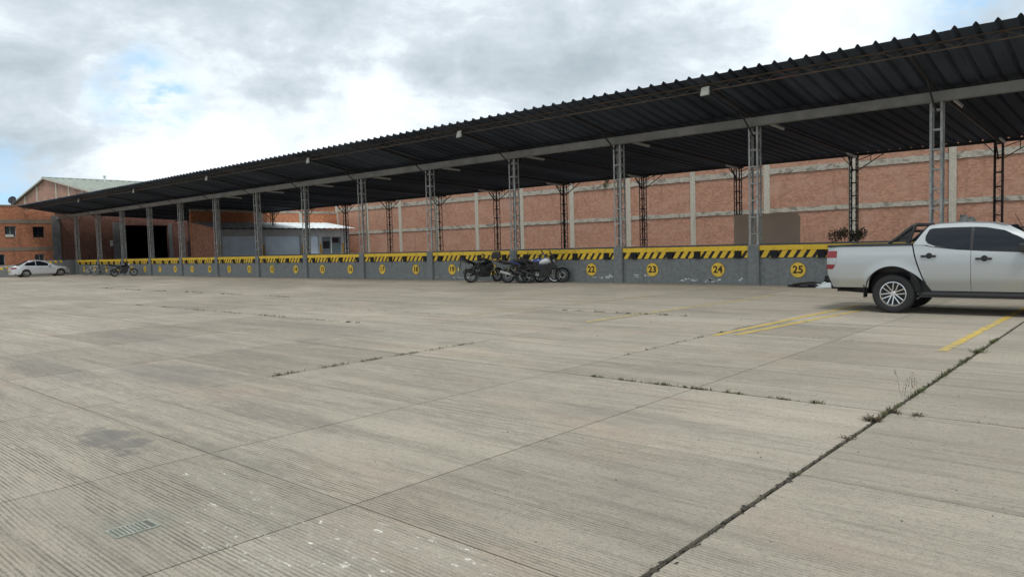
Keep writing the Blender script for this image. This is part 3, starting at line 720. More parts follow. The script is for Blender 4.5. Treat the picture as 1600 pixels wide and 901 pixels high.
wall_holes(-6, 23.6, 0, 6.45, wins, XO-.3, XO).build('wall', brick_off_m, of)
wall_holes(23.602, 44, 0, 6.45, big, XO-.3, XO).build('wall', brick_dark_m, of)
for z0, z1 in ((4.86, 5.22), (2.33, 2.64)):
    q = MB(); q.box((XO+.003, -6, z0), (XO+.03, 23.2, z1)); q.build('floor_band', offbeam_m, of)
q = MB(); q.box((XO+.003, 23.25, 0), (XO+.12, 23.95, 5.6)); q.build('pillar', darkrender, of)
q = MB(); q.box((XO+.003, 28.7, 1.3), (XO+.14, 29.85, 5.0)); q.build('pillar', darkrender, of)
q = MB(); q.box((XO+.003, 34.22, 1.3), (XO+.10, 34.62, 4.9)); q.build('pillar', darkrender, of)
q = MB(); q.box((XO-.36, -6, 6.45), (XO+.06, 44, 6.56)); q.build('parapet', offbeam_m, of)
q = MB(); q.box((-100, -6, 6.0), (XO-.30, 44, 6.2)); q.build('roof', greywall, of)
q = MB(); q.box((-100.2, -6, 0), (-100, 44, 6.4)); q.build('wall', intdark, of)
for yq in (-6.2, 44):
    q = MB(); q.box((-100, yq, 0), (XO, yq+.2, 6.4)); q.build('wall', brick_off_m, of)
q = MB(); q.box((-99.9, -6, .0), (XO-.31, 44, 1.29) if False else (XO-.31, 44, .02)); q.box((-92, 27.5, .02), (XO-.31, 37, 1.29)); q.build('floor', intdark, of)
q = MB(); q.box((XO-.28, 36.2, 1.3), (XO-.22, 36.82, 3.0)); q.build('door', redbrown, of)
for k, (y0, y1, z0, z1) in enumerate(wins):
    f = MB(); e_ = .05
    f.box((XO-.22, y0, z0), (XO-.17, y0+e_, z1)); f.box((XO-.22, y1-e_, z0), (XO-.17, y1, z1)); f.box((XO-.22, y0+e_, z0), (XO-.17, y1-e_, z0+e_)); f.box((XO-.22, y0+e_, z1-e_), (XO-.17, y1-e_, z1)); f.box((XO-.215, (y0+y1)/2-.02, z0+e_), (XO-.175, (y0+y1)/2+.02, z1-e_))
    wf = f.build('window', steelgrey if k != 1 else darkmetal, of)
    p = MB(); p.box((XO-.203, y0+e_, z0+e_), (XO-.19, y1-e_, z1-e_)); p.build('pane', glassw if k in (0, 3, 4, 6) else glass, wf)
    if k == 0:
        p = MB(); p.box((XO-.15, y0+.02, z0), (XO+.05, y1-.25, z0+.22)); p.build('sill', light_h, wf)
sg = MB(); sg.box((XO+.003, 28.38, 2.62), (XO+.025, 28.66, 3.18)); sgo = sg.build('wall_sign', light_h); tag(sgo, 'small white notice on the brick wall left of the dark gateway', 'sign')
q = MB(); q.box((XO+.0255, 28.42, 2.95), (XO+.027, 28.62, 3.08)); q.build('print', greywall, sgo)
# dish on the parapet
ds = thing('satellite_dish', 'grey satellite dish on the parapet of the brick building', 'satellite dish', (XO-.15, 20.15, 6.56))
q = MB(); q.tube([(0, 0, 0), (0, 0, .45)], .03, 8); q.build('mast', darksteel, ds)
q = MB(); Md = Matrix.Translation((.05, 0, .5)) @ Matrix.Rotation(R(35), 4, 'X') @ Matrix.Rotation(R(30), 4, 'Y')
q.lathe([(0, 0), (.15, .015), (.28, .05), (.37, .10), (.36, .108), (.27, .06), (.15, .028), (0, .012)], 24, 'x', M=Md); q.build('reflector', simple('dish_grey', (.16, .17, .18), .6), ds, smooth=50)
q = MB(); q.bar(Md @ Vector((.09, -.3, 0)), Md @ Vector((.42, 0, .0)), .015); q.build('feed_arm', darksteel, ds)

# gabled warehouse behind
gw = thing('gabled_warehouse', 'pale gabled brick warehouse with ridged grey green roof behind the canopy', 'warehouse')
XG, YG, ZG = -96.0, 27.6, 10.8; sl_ = .175; HWD = 15.6
q = MB(); q.prism([(XG-HWD+.5, 6.21), (XG+HWD-.5, 6.21), (XG+HWD-.5, ZG-sl_*(HWD-.5)-.15), (XG, ZG-.15), (XG-HWD+.5, ZG-sl_*(HWD-.5)-.15)], 'y', YG+.2, YG+.5); q.build('gable_wall', brick_gab_m, gw)
for xx in (-104.0, -99.3, -92.6, -88.5, -84.5):
    zt = ZG-.17-sl_*abs(xx-XG); q = MB(); q.box((xx-.2, YG+.12, 6), (xx+.2, YG+.197, zt)); q.build('pilaster', pil_m, gw)
for xq in (XG+HWD-.8, XG-HWD+.5):
    q = MB(); q.box((xq, YG+.51, 6.21), (xq+.3, 75, 8.0)); q.build('side_wall', brick_off_m, gw)
for sgn in (1, -1):
    q = MB(); ncor = 130
    f_ = lambda u, v, o=0: (XG+sgn*HWD*v, YG-.1+(75-YG)*u, ZG-sl_*HWD*v+.035*math.sin(u*ncor*math.pi)+o)
    q.grid(f_, ncor*2, 2); q.grid(lambda u, v: f_(u, v, -.03), ncor*2, 2, True)
    q.build('roof_slope', oldroof, gw, smooth=80, fix=False)
q = MB(); q.prism([(XG-.3, ZG-.01), (XG, ZG+.10), (XG+.3, ZG-.01), (XG+.3, ZG-.04), (XG, ZG+.05), (XG-.3, ZG-.04)], 'y', YG-.15, 75); q.build('ridge_cap', oldroof, gw)
for y in (33.8, 45):
    q = MB(); q.tube([(XG+.8, y, ZG-.3), (XG+.8, y, ZG+.35)], .12, 10); q.lathe([(0, .0), (.2, .0), (.2, .12), (0, .2)], 12, 'z', (XG+.8, y, ZG+.35)); q.build('roof_vent', tin_m, gw)
q = MB(); q.bar((XG, YG-.12, ZG-.09), (XG-HWD, YG-.12, ZG-sl_*HWD-.09), .06, .16); q.bar((XG, YG-.12, ZG-.09), (XG+HWD, YG-.12, ZG-sl_*HWD-.09), .06, .16); q.build('verge_board', pil_m, gw)

# dock ramp in front of the brick building
rp = thing('dock_ramp', 'grey concrete ramp with striped edge running down beside the brick building', 'ramp')
q = MB(); q.prism([(YF+.35, 0), (YF+.35, 1.36), (22.6, 1.36), (17.6, .80), (10.0, 0)], 'x', XO+.13, -75.6); q.build('ramp_body', dockgrey, rp)
s_ = MB(); 
for k in range(26):
    y0 = 22.7-k*.42; 
    def zt(y): return 1.36 if y > 22.6 else max(0.02, .80+(y-17.6)*.112)
    s_.add([(-75.596, y0-.05, zt(y0-.05)-.20), (-75.596, y0+.12, zt(y0+.12)-.20), (-75.596, y0+.05, zt(y0+.05)), (-75.596, y0-.16, zt(y0-.16))], [(0, 1, 2, 3)])
    s_.add([(-75.596, y0+.05, zt(y0+.05)), (-75.596, y0-.16, zt(y0-.16)), (-75.75, y0-.16, zt(y0-.16)+.004), (-75.75, y0+.05, zt(y0+.05)+.004)], [(0, 1, 2, 3)])
s_.build('hazard_stripes', yellow, rp)

# ------------------------------------------------------------------ vehicles: shared helpers
def interp(tab, x):
    if x <= tab[0][0]: return tab[0][1]
    for (a, va), (b_, vb) in zip(tab, tab[1:]):
        if x <= b_:
            k = (x-a)/(b_-a); k = k*k*(3-2*k)*.35+k*.65; return va+(vb-va)*k
    return tab[-1][1]
class Shell:
    """side skin of a car: half width as a function of x and z, wheel arches cut from the lower edge"""
    def __init__(s, wz, arches, ra, x0, x1, rear_r=.35, front_r=.6, rear_in=.05, front_in=.14, flare=.022):
        s.wz, s.arches, s.ra, s.x0, s.x1 = wz, arches, ra, x0, x1; s.rr, s.fr, s.ri, s.fi, s.fl = rear_r, front_r, rear_in, front_in, flare
    def w(s, x, z):
        y = interp(s.wz, z)
        k = max(0, (s.x0+s.rr-x)/s.rr); y -= s.ri*k**2.2
        k = max(0, (x-(s.x1-s.fr))/s.fr); y -= s.fi*k**2.2
        for ax, az in s.arches:
            d = math.hypot(x-ax, z-az)-s.ra
            if d < .16: y += s.fl*(1-max(0, d)/.16)**1.6
        return y
    def zb(s, x, base):
        z = base
        for ax, az in s.arches:
            d = x-ax
            if abs(d) < s.ra: z = max(z, az+math.sqrt(s.ra**2-d*d))
        return z
    def panel(s, b, sgn, xl, xr, zt, base, nu=24, nv=10, off=0.0):
        mids = .9
        X0, X1 = xl(mids), xr(mids)
        us = [X0+(X1-X0)*i/nu for i in range(nu+1)]
        for ax, az in s.arches:
            for e_ in (-1, 1):
                xe = ax+e_*s.ra*.9995
                if X0 < xe < X1:
                    k = min(range(len(us)), key=lambda q: abs(us[q]-xe))
                    if 0 < k < nu: us[k] = xe
        def P(u, v):
            xn = us[round(u*nu)]; bz = s.zb(xn, base); tz = zt(xn); z = bz+(tz-bz)*v
            uu = (xn-X0)/(X1-X0)
            x = xn+(xl(z)-X0)*(1-uu)**2.5+(xr(z)-X1)*uu**2.5
            return (x, sgn*(s.w(x, z)+off), z)
        b.grid(P, nu, nv, sgn > 0)
def wheel(root, x, y, r, wd, rr, side, spokes=6, rim_m=chrome, style='double'):
    wh = put('wheel', None, root, (x, y, r)); wh.empty_display_size = .2
    key = (r, wd, rr, spokes, style)
    if key not in WC:
        b = MB(); h = wd/2
        b.lathe([(rr, -h*.82), (rr+.02, -h*.95), (r-.045, -h), (r-.015, -h*.9), (r, -h*.7), (r, h*.7), (r-.015, h*.9), (r-.045, h), (rr+.02, h*.95), (rr, h*.82)], 40, 'y')
        n = 44
        for k in range(n):
            a = 2*math.pi*k/n; c_, s_ = math.cos(a), math.sin(a); t_ = Vector((-s_, 0, c_)); rd = Vector((c_, 0, s_))
            for e_ in (-1, 1):
                b.bar(rd*(r-.002)+Vector((0, e_*h*.92, 0)), rd*(r+.001)+Vector((0, e_*h*.35, 0)), .018, .012, rd)
        ty = b.mesh('tyre', tyre_m, smooth=40)
        b = MB(); b.lathe([(rr+.004, -h*.86), (rr-.012, -h*.88), (rr-.03, -h*.6), (rr-.035, h*.8), (rr+.004, h*.8)], 36, 'y'); b.cur = 1
        b.lathe([(0, h*.1), (rr-.034, h*.1), (rr-.034, h*.2), (0, h*.2)], 24, 'y'); b.lathe([(.0, -h*.1), (.13, -h*.1), (.13, h*.1), (0, h*.1)], 20, 'y')
        rimm = b.mesh('rim', [rim_m, darkmetal], smooth=40)
        b = MB()
        for k in range(spokes):
            a = 2*math.pi*k/spokes+.26
            rot = Matrix.Rotation(a, 4, 'Y')
            for e_ in ((-1, 1) if style == 'double' else (0,)):
                p0 = rot @ Vector((e_*.022, -h*.62, .04)); p1 = rot @ Vector((e_*.046, -h*.80, rr-.02))
                b.bar(p0, p1, .019 if style == 'double' else .05, .03, (0, 1, 0))
        b.lathe([(0, -h*.78), (.045, -h*.76), (.062, -h*.60), (.062, -h*.45), (0, -h*.45)], 20, 'y')
        sp_ = b.mesh('spokes', rim_m, smooth=40)
        WC[key] = (ty, rimm, sp_)
    for nm, me in zip(('tyre', 'rim', 'spokes'), WC[key]):
        o = put(nm, me, wh)
    if side > 0: wh.rotation_euler = (0, 0, math.pi)
    return wh
WC = {}
def poly_on(b, pts, yfn, sgn, off=.006, th=.006):
    """polygon (x,z) laid on the side surface as a thin solid plate with crowned face"""
    n = len(pts); o = [(x, sgn*(yfn(x, z)+off), z) for x, z in pts]; i_ = [(x, sgn*(yfn(x, z)+off-th), z) for x, z in pts]
    b.add(o+i_, [tuple(range(n)), tuple(range(n, 2*n))[::-1]]+[(k, (k+1) % n, n+(k+1) % n, n+k) for k in range(n)])
def subdiv(pts, k=6):
    out = []
    for (a, b_) in zip(pts, pts[1:]+pts[:1]):
        for q in range(k): out.append((a[0]+(b_[0]-a[0])*q/k, a[1]+(b_[1]-a[1])*q/k))
    return out
def strip_glass(b, top, bot, yfn, sgn, off=.010, nu=16, nv=5):
    """glass between an upper and a lower curve z(x) over x range, following the surface"""
    (xa, xb) = top[0][0], top[-1][0]
    def P(u, v):
        xt = xa+(xb-xa)*u; x = xt; zt_ = interp(top, x); zb_ = interp(bot, x); z = zb_+(zt_-zb_)*v
        return (x, sgn*(yfn(x, z)+off), z)
    b.grid(P, nu, nv, sgn > 0)

# ------------------------------------------------------------------ pickup truck
tr = thing('pickup_truck', 'pearl white double cab pickup with black sport bar and tinted windows', 'pickup truck', (-3.95, 16.53, 0))
WZ = [(.30, .78), (.42, .826), (.47, .842), (.60, .884), (.645, .905), (.80, .912), (1.0, .912), (1.10, .905), (1.16, .897), (1.20, .882), (1.30, .862), (1.36, .85)]
shl = Shell(WZ, [(0, .43), (3.0, .43)], .495, -1.245, 3.95, rear_r=.28, front_r=.7, rear_in=.055, front_in=.20, flare=.026)
JL = [(.40, .685), (.462, .648), (.60, .575), (.75, .512), (.889, .461), (1.0, .425), (1.168, .380), (1.25, .362), (1.33, .345), (1.40, .345)]
jx = lambda z: interp(JL, z)
belt = lambda x: interp([(.30, 1.335), (.56, 1.33), (.75, 1.275), (1.117, 1.225), (1.6, 1.19), (2.125, 1.165), (2.9, 1.12)], x)
c_ = lambda v: (lambda z: v)
rear_edge = lambda z: interp([(.4, -1.10), (.62, -1.17), (.75, -1.225), (.9, -1.245), (1.33, -1.235)], z)
def tpanel(name, xl, xr, zt, base, nu, nv, extra=None):
    b = MB()
    for sg in (-1, 1): shl.panel(b, sg, xl, xr, zt, base, nu, nv)
    return b
# body: bed sides, tailgate, front wings, bonnet
for sg in (-1, 1):
    b = MB(); shl.panel(b, sg, rear_edge, lambda z: jx(z)-.012, lambda x: 1.325, .50, 44, 16); b.build('bed_side', carwhite, tr, smooth=45)
    b = MB(); shl.panel(b, sg, lambda z: jx(z)+.012, c_(1.3165), belt, .455, 26, 14); d1 = b.build('door', carwhite, tr, smooth=45)
    b = MB(); shl.panel(b, sg, c_(1.3235), c_(2.36), belt, .455, 26, 14); d2 = b.build('door', carwhite, tr, smooth=45)
    b = MB(); shl.panel(b, sg, c_(2.366), c_(3.95), lambda x: interp([(2.3, 1.14), (2.9, 1.115), (3.6, 1.05), (3.95, .98)], x), .50, 40, 14); b.build('wing', carwhite, tr, smooth=45)
    for dd, hx, hz in ((d1, .628, 1.116), (d2, 1.522, 1.06)):
        b = MB(); yy = shl.w(hx, hz)
        b.box((hx-.125, sg*(yy+.012), hz-.019), (hx+.125, sg*(yy+.042), hz+.019)); b.lathe([(0, .0), (.055, .0), (.058, .012), (0, .014)], 18, 'y', (hx+.01, sg*yy-.004, hz+.004)); b.box((hx-.118, sg*(yy-.01), hz-.013), (hx-.09, sg*(yy+.02), hz+.013)); b.box((hx+.09, sg*(yy-.01), hz-.013), (hx+.118, sg*(yy+.02), hz+.013))
        b.build('handle', blackpl, dd, smooth=35)
    # tail lamp: red, clear, red
    zs = [1.243, 1.10, 1.02, .965, .87]; lx = lambda z: interp([(.87, -1.125), (.95, -1.075), (1.1, -1.045), (1.243, -1.04)], z)
    tl = None
    for k, mm in enumerate((redlens, clearlens, clearlens, redlens)):
        b = MB(); z1, z0 = zs[k]-.004, zs[k+1]
        def P(u, v):
            z = z0+(z1-z0)*v; xa = rear_edge(z)-.008; x = xa+(lx(z)-xa)*u; return (x, sg*(shl.w(x, z)+.008), z)
        b.grid(P, 8, 4, sg > 0)
        b.grid(lambda u, v: (rear_edge(z0+(z1-z0)*v)-.010, sg*(shl.w(rear_edge(z0+(z1-z0)*v), z0+(z1-z0)*v)+.008-.12*u), z0+(z1-z0)*v), 4, 3)
        if k == 0: tl = b.build('tail_lamp', mm, tr, smooth=50)
        else: b.build('lens', mm, tl, smooth=50)
    b = MB(); b.tube([(x, sg*(shl.w(x, .45)-.02 if False else .83), .385) for x in (.42, .55, 2.3, 2.45)], [.03, .055, .055, .03], 10); b.box((.47, sg*.72, .33), (2.40, sg*.875, .425)); b.build('side_step', blackpl, tr)
    b = MB(); b.box((-.535, sg*.68, .30), (-.515, sg*.885, .60)); b.build('mud_flap', rubber, tr)
    b = MB()
    b.grid(lambda u, v: (.49*math.cos(math.pi*(1.04-1.08*u)), sg*(.90-.40*v), .43+.488*math.sin(math.pi*(1.04-1.08*u))), 20, 2); b.build('wheel_arch', blackpl, tr, smooth=40); b = MB(); b.grid(lambda u, v: (3.0+.49*math.cos(math.pi*(1.04-1.08*u)), sg*(.90-.40*v), .43+.488*math.sin(math.pi*(1.04-1.08*u))), 20, 2)
    b.build('wheel_arch', blackpl, tr, smooth=40)
    # black lip on the wheel opening
    b = MB()
    b.tube([(x_*.492, sg*(shl.w(x_*.492, .43+.492*z_)-.006), .43+.492*z_) for x_, z_ in [(math.cos(a), math.sin(a)) for a in [math.pi*(1.0-k/24) for k in range(25)]]], .012, 6); b.build('arch_lip', blackpl, tr, smooth=50)
    b = MB(); b.box((2.06, sg*.91, 1.17), (2.24, sg*1.11, 1.33)); mi = b.build('mirror', blackpl, tr)
    mo = mi.modifiers.new('Bevel', 'BEVEL'); mo.width = .035; mo.segments = 3
    b = MB(); b.bar((2.16, sg*.84, 1.17), (2.16, sg*.95, 1.20), .05); b.build('bracket', blackpl, mi)
b = MB(); b.box((.30, -.80, .42), (2.4, .80, 1.12)); b.box((-1.05, -.55, .50), (.32, .55, .80)); b.box((2.4, -.50, .40), (3.8, .50, .95)); b.box((-.9, -.42, .40), (3.5, -.32, .52)); b.box((-.9, .32, .40), (3.5, .42, .52)); b.build('underbody', blackpl, tr)
b = MB(); b.tube([(0, -.7, .38), (0, .7, .38)], .05, 10); b.ball((0, 0, .38), (.14, .16, .14)); b.tube([(3.0, -.7, .38), (3.0, .7, .38)], .045, 10); b.tube([(-.4, -.25, .36), (-1.0, -.45, .42), (-1.16, -.48, .42)], .035, 8); b.build('axle', darkmetal, tr, smooth=50)
# bed interior and tailgate
b = MB(); b.box((-1.18, -.70, .80), (.30, .70, .83)); b.box((.28, -.75, .83), (.31, .75, 1.32)); b.box((-1.18, -.76, .83), (.28, -.70, 1.318)); b.box((-1.18, .70, .83), (.28, .76, 1.318)); b.build('bed_liner', blackpl, tr)
b = MB(); b.grid(lambda u, v: (rear_edge(.56+.765*v)+.012*math.sin(math.pi*u)*-1, (-1+2*u)*(shl.w(rear_edge(.56+.765*v), .56+.765*v)), .56+.765*v), 16, 14); b.box((-1.20, -.76, .83), (-1.15, .76, 1.32)); tg = b.build('tailgate', carwhite, tr, smooth=40)
b = MB(); b.box((-1.262, -.12, 1.08), (-1.246, .12, 1.15)); b.build('handle', blackpl, tg)
b = MB(); b.grid(lambda u, v: (-1.10-.17*math.sin(math.pi*(.15+.7*u))*(.6+.4*math.sin(math.pi*v)), -.80+1.6*u, .46+.17*v), 18, 6); b.box((-1.2, -.75, .47), (-1.0, .75, .62)); b.build('rear_bumper', darkmetal, tr, smooth=50)
b = MB(); b.bar((-1.0, 0, .44), (-1.42, 0, .44), .07, .07); b.tube([(-1.42, 0, .44), (-1.42, 0, .52)], .016, 8); b.ball((-1.42, 0, .55), .03); b.bar((-1.30, -.12, .50), (-1.30, .12, .50), .04, .05); b.build('tow_hitch', blackpl, tr, smooth=50)
b = MB(); b.box((-1.29, -.26, .62), (-1.283, .26, .75)); b.build('number_plate', plate_m, tr)
b = MB()
for sg in (-1, 1):
    b.prism([(sg*.72, 1.322), (sg*.72, 1.352), (sg*.74, 1.362), (sg*.865, 1.358), (sg*.876, 1.335), (sg*.868, 1.322)], 'x', -1.235, .335)
b.box((-1.243, -.86, 1.322), (-1.16, .86, 1.358)); b.build('bed_rail', blackpl, tr)
# sport bar
b = MB()
for sg in (-1, 1):
    b.tube([(-.10, sg*.77, 1.37), (.02, sg*.765, 1.44), (.30, sg*.72, 1.68), (.40, sg*.68, 1.725)], [.022, .034, .036, .034], 10)
    b.tube([(.24, sg*.765, 1.36), (.36, sg*.72, 1.69)], .034, 10)
    b.add([(-.02, sg*.762, 1.40), (.26, sg*.76, 1.40), (.36, sg*.715, 1.68), (.30, sg*.715, 1.68)], [(0, 1, 2, 3)])
    b.bar((.06, sg*.755, 1.47), (.30, sg*.745, 1.50), .03)
b.tube([(.38, -.70, 1.722), (.38, .70, 1.722)], .036, 10); b.tube([(.31, -.72, 1.60), (.31, .72, 1.60)], .026, 8); b.build('sport_bar', blackpl, tr, smooth=40)
# cab: lofted greenhouse
def cab_pts(t, P):
    xb = P['xb'][0]+(P['xb'][1]-P['xb'][0])*t; xt = P['xt'][0]+(P['xt'][1]-P['xt'][0])*t
    zb_ = P['zb'](xb); zr = interp(P['zr'], t); wb = P['wb']; wr = P['wr']
    sec = [(wb, 0), (wb-.02, .12), (wb-.075, .42), (wb-.14, .72), (wr+.045, .90), (wr, .965), (wr-.09, .99), (wr*.5, 1.012), (0, 1.02)]
    pts = []
    for y, k in sec+[(-y, k) for y, k in sec[-2::-1]]:
        bow = P.get('bow', 0)*(1-(y/wb)**2)*(k)
        pts.append((xb+(xt-xb)*min(k, 1)+(bow if t > .99 else 0), y, zb_+(zr-zb_)*k))
    return pts
def cab_loft(b, P, ts):
    rows = [cab_pts(t, P) for t in ts]; n = len(rows[0])
    b.add([p for r_ in rows for p in r_], [(i*n+j, (i+1)*n+j, (i+1)*n+j+1, i*n+j+1) for i in range(len(rows)-1) for j in range(n-1)])
    return rows
def cab_y(P):
    ys_ = [P['wb'], P['wb']-.02, P['wb']-.075, P['wb']-.14, P['wr']+.045, P['wr']]; ks = [0, .12, .42, .72, .90, .965]
    tab = list(zip(ks, ys_))
    def f(x, z):
        zb_ = P['zb'](x); t = min(1, max(0, (x-P['xb'][0])/(P['xb'][1]-P['xb'][0])))
        for _ in range(14):
            zr = interp(P['zr'], t); k = min(1, max(0, (z-zb_)/(zr-zb_)))
            xb0, xb1, xt0, xt1 = *P['xb'], *P['xt']; t = min(1, max(0, (x-(xb0+(xt0-xb0)*k))/((xb1+(xt1-xb1)*k)-(xb0+(xt0-xb0)*k))))
        q = k
        for (a, va), (b2, vb) in zip(tab, tab[1:]):
            if q <= b2: return va+(vb-va)*(q-a)/(b2-a)
        return tab[-1][1]
    return f
CP = dict(xb=(.355, 2.86), xt=(.60, 1.80), zb=belt, zr=[(0, 1.712), (.12, 1.738), (.45, 1.748), (.8, 1.722), (1, 1.665)], wb=.868, wr=.60, bow=.10)
b = MB(); rows = cab_loft(b, CP, [k/22 for k in range(23)])
n = len(rows[0]); b.add(rows[0], [tuple(range(n))]); cab = b.build('cab', carwhite, tr, smooth=38)
b = MB(); b.add([(x+.012, y*.93, z) for x, y, z in rows[-1]], [tuple(range(n))]); b.add([(p[0], p[1], p[2]) for p in rows[-1]], [tuple(range(n))]); b.build('windscreen', glass, cab, fix=False)
cyf = cab_y(CP)
for sg in (-1, 1):
    b = MB(); strip_glass(b, [(.562, 1.50), (.60, 1.612), (.66, 1.640), (1.0, 1.648), (1.30, 1.646)], [(.562, 1.42), (.60, 1.365), (.75, 1.305), (.95, 1.268), (1.117, 1.247), (1.30, 1.232)], cyf, sg, .016); b.build('side_window', glass, cab, smooth=40, fix=False)
    b = MB(); strip_glass(b, [(1.345, 1.645), (1.50, 1.635), (1.80, 1.575), (2.0, 1.47), (2.2, 1.345), (2.42, 1.205)], [(1.345, 1.228), (1.6, 1.212), (2.125, 1.183), (2.42, 1.172)], cyf, sg); b.build('side_window', glass, cab, smooth=40, fix=False)
    b = MB(); strip_glass(b, [(1.298, 1.646), (1.347, 1.645)], [(1.298, 1.232), (1.347, 1.228)], cyf, sg, .014, 2); b.build('door_pillar', blackpl, cab, fix=False)
    b = MB(); strip_glass(b, [(.72, 1.285+.012), (.95, 1.248+.014), (1.117, 1.227+.014), (1.6, 1.196+.012), (2.125, 1.17+.010), (2.5, 1.15+.012)], [(.72, 1.285), (.95, 1.248), (1.117, 1.227), (1.6, 1.196), (2.125, 1.17), (2.5, 1.15)], cyf, sg, .006, 20, 1); b.build('belt_trim', blackpl, cab, fix=False)
b = MB(); b.box((.42, -.60, 1.40), (.44, .60, 1.62), Matrix.Translation((-.03, 0, 0)) @ Matrix.Shear('XZ', 4, (0, 0)) if False else None); b.build('rear_window', glass, cab)
b = MB(); b.grid(lambda u, v: (2.80+1.15*u-.02*u, (-1+2*v)*shl.w(2.80+1.15*u, interp([(2.3, 1.14), (2.9, 1.115), (3.6, 1.05), (3.95, .98)], 2.80+1.15*u)), interp([(2.3, 1.14), (2.9, 1.115), (3.6, 1.05), (3.95, .98)], 2.80+1.15*u)+.05*(1-(2*v-1)**4)), 14, 12); b.build('bonnet', carwhite, tr, smooth=40)
b = MB(); b.grid(lambda u, v: (3.95+.05*math.sin(math.pi*u)*math.sin(math.pi*v), (-1+2*u)*shl.w(3.95, .5+.48*v), .5+.48*v), 14, 8); fb = b.build('front_bumper', carwhite, tr, smooth=40)
b = MB(); b.box((3.96, -.5, .62), (4.02, .5, .92)); b.build('grille', blackpl, tr)
for sg in (-1, 1):
    b = MB(); b.box((3.86, sg*.52, .84), (3.99, sg*.70, .95)); b.build('headlight', clearlens, tr)
b = MB(); b.tube([(2.05, -.45, 1.61), (1.93, -.45, 1.86)], .006, 6); b.lathe([(0, -.01), (.022, -.01), (.018, .03), (0, .035)], 10, 'z', (2.05, -.45, 1.60)); b.build('aerial', blackpl, tr)
for x_ in (0, 3.0):
    for sg in (-1, 1): wheel(tr, x_, sg*.735, .38, .265, .237, sg)

# ------------------------------------------------------------------ silver saloon at the far end
sd = thing('sedan', 'silver saloon car with dark windows parked nose to the dock ramp', 'car', (-72.98, 19.0, 0), R(90))
WZ2 = [(.18, .76), (.30, .83), (.50, .85), (.70, .86), (.85, .84), (.95, .80)]
s2 = Shell(WZ2, [(0, .32), (2.6, .32)], .365, -.98, 3.40, rear_r=.7, front_r=.9, rear_in=.26, front_in=.30, flare=.012)
top2 = lambda x: interp([(-.98, .88), (-.8, .955), (-.3, .97), (.5, .94), (1.6, .90), (2.3, .88), (3.0, .79), (3.40, .66)], x)
b = MB()
for sg in (-1, 1): s2.panel(b, sg, c_(-.98), c_(3.40), top2, .22, 60, 12)
b.grid(lambda u, v: (-.98+4.38*u, (-1+2*v)*s2.w(-.98+4.38*u, top2(-.98+4.38*u)), top2(-.98+4.38*u)+.03*(1-(2*v-1)**2)), 40, 10)
for xe in (-.98, 3.40):
    sgx = -1 if xe < 0 else 1
    b.grid(lambda u, v: (xe+sgx*.07*math.sin(math.pi*v)*(1-(2*u-1)**2), (-1+2*u)*s2.w(xe, .22+(top2(xe)-.22)*v), .22+(top2(xe)-.22)*v), 12, 8)
b.build('body', carsilver, sd, smooth=45)
CP2 = dict(xb=(-.55, 2.35), xt=(.30, 1.30), zb=top2, zr=[(0, 1.385), (.3, 1.43), (.6, 1.435), (1, 1.385)], wb=.80, wr=.50, bow=.08)
b = MB(); rows = cab_loft(b, CP2, [k/16 for k in range(17)]); n = len(rows[0]); cb2 = b.build('cabin', carsilver, sd, smooth=40)
b = MB(); b.add(rows[-1], [tuple(range(n))]); b.build('windscreen', glass, cb2, fix=False)
b = MB(); b.add(rows[0], [tuple(range(n))]); b.build('rear_window', glass, cb2, fix=False)
cy2 = cab_y(CP2)
for sg in (-1, 1):
    b = MB(); strip_glass(b, [(-.10, 1.06), (.15, 1.27), (.40, 1.345), (.72, 1.365)], [(-.10, 1.0), (.15, .975), (.72, .955)], cy2, sg); b.build('side_window', glass, cb2, fix=False)
    b = MB(); strip_glass(b, [(.77, 1.365), (1.15, 1.345), (1.45, 1.235), (1.85, 1.02)], [(.77, .953), (1.5, .93), (1.85, .925)], cy2, sg); b.build('side_window', glass, cb2, fix=False)
    b = MB(); b.grid(lambda u, v: (-.975+.30*u-.05*(1-u), sg*(s2.w(-.975+.30*u, .74+.12*v)+.008), .72+.13*v), 5, 3); b.build('tail_lamp', redlens, sd, fix=False)
    b = MB(); b.grid(lambda u, v: (3.05+.33*u, sg*(s2.w(3.05+.33*u, .6+.1*v)+.008), .58+.12*v), 5, 3); b.build('headlight', clearlens, sd, fix=False)
    b = MB(); b.ball((1.72, sg*.90, 1.0), (.10, .07, .07)); b.build('mirror', carsilver, sd, smooth=60)
    b = MB(); b.box((.05, sg*.857, .80), (.22, sg*.872, .825)); b.box((.98, sg*.862, .78), (1.15, sg*.877, .805)); o = b.build('door_handle', chrome, sd)
    for x_ in (0, 2.6): wheel(sd, x_, sg*.735, .318, .20, .20, sg, 5, chrome, 'single')
    for x_ in (0, 2.6):
        b = MB(); b.grid(lambda u, v: (x_+.36*math.cos(math.pi*(1.05-1.1*u)), sg*(.85-.30*v), .32+.36*math.sin(math.pi*(1.05-1.1*u))), 16, 2); b.build('wheel_arch', blackpl, sd)
b = MB(); b.box((-.8, -.70, .19), (3.2, .70, .30)); b.build('underbody', blackpl, sd)
b = MB(); b.box((-1.075, -.24, .52), (-1.06, .24, .64)); b.build('number_plate', plate_m, sd)

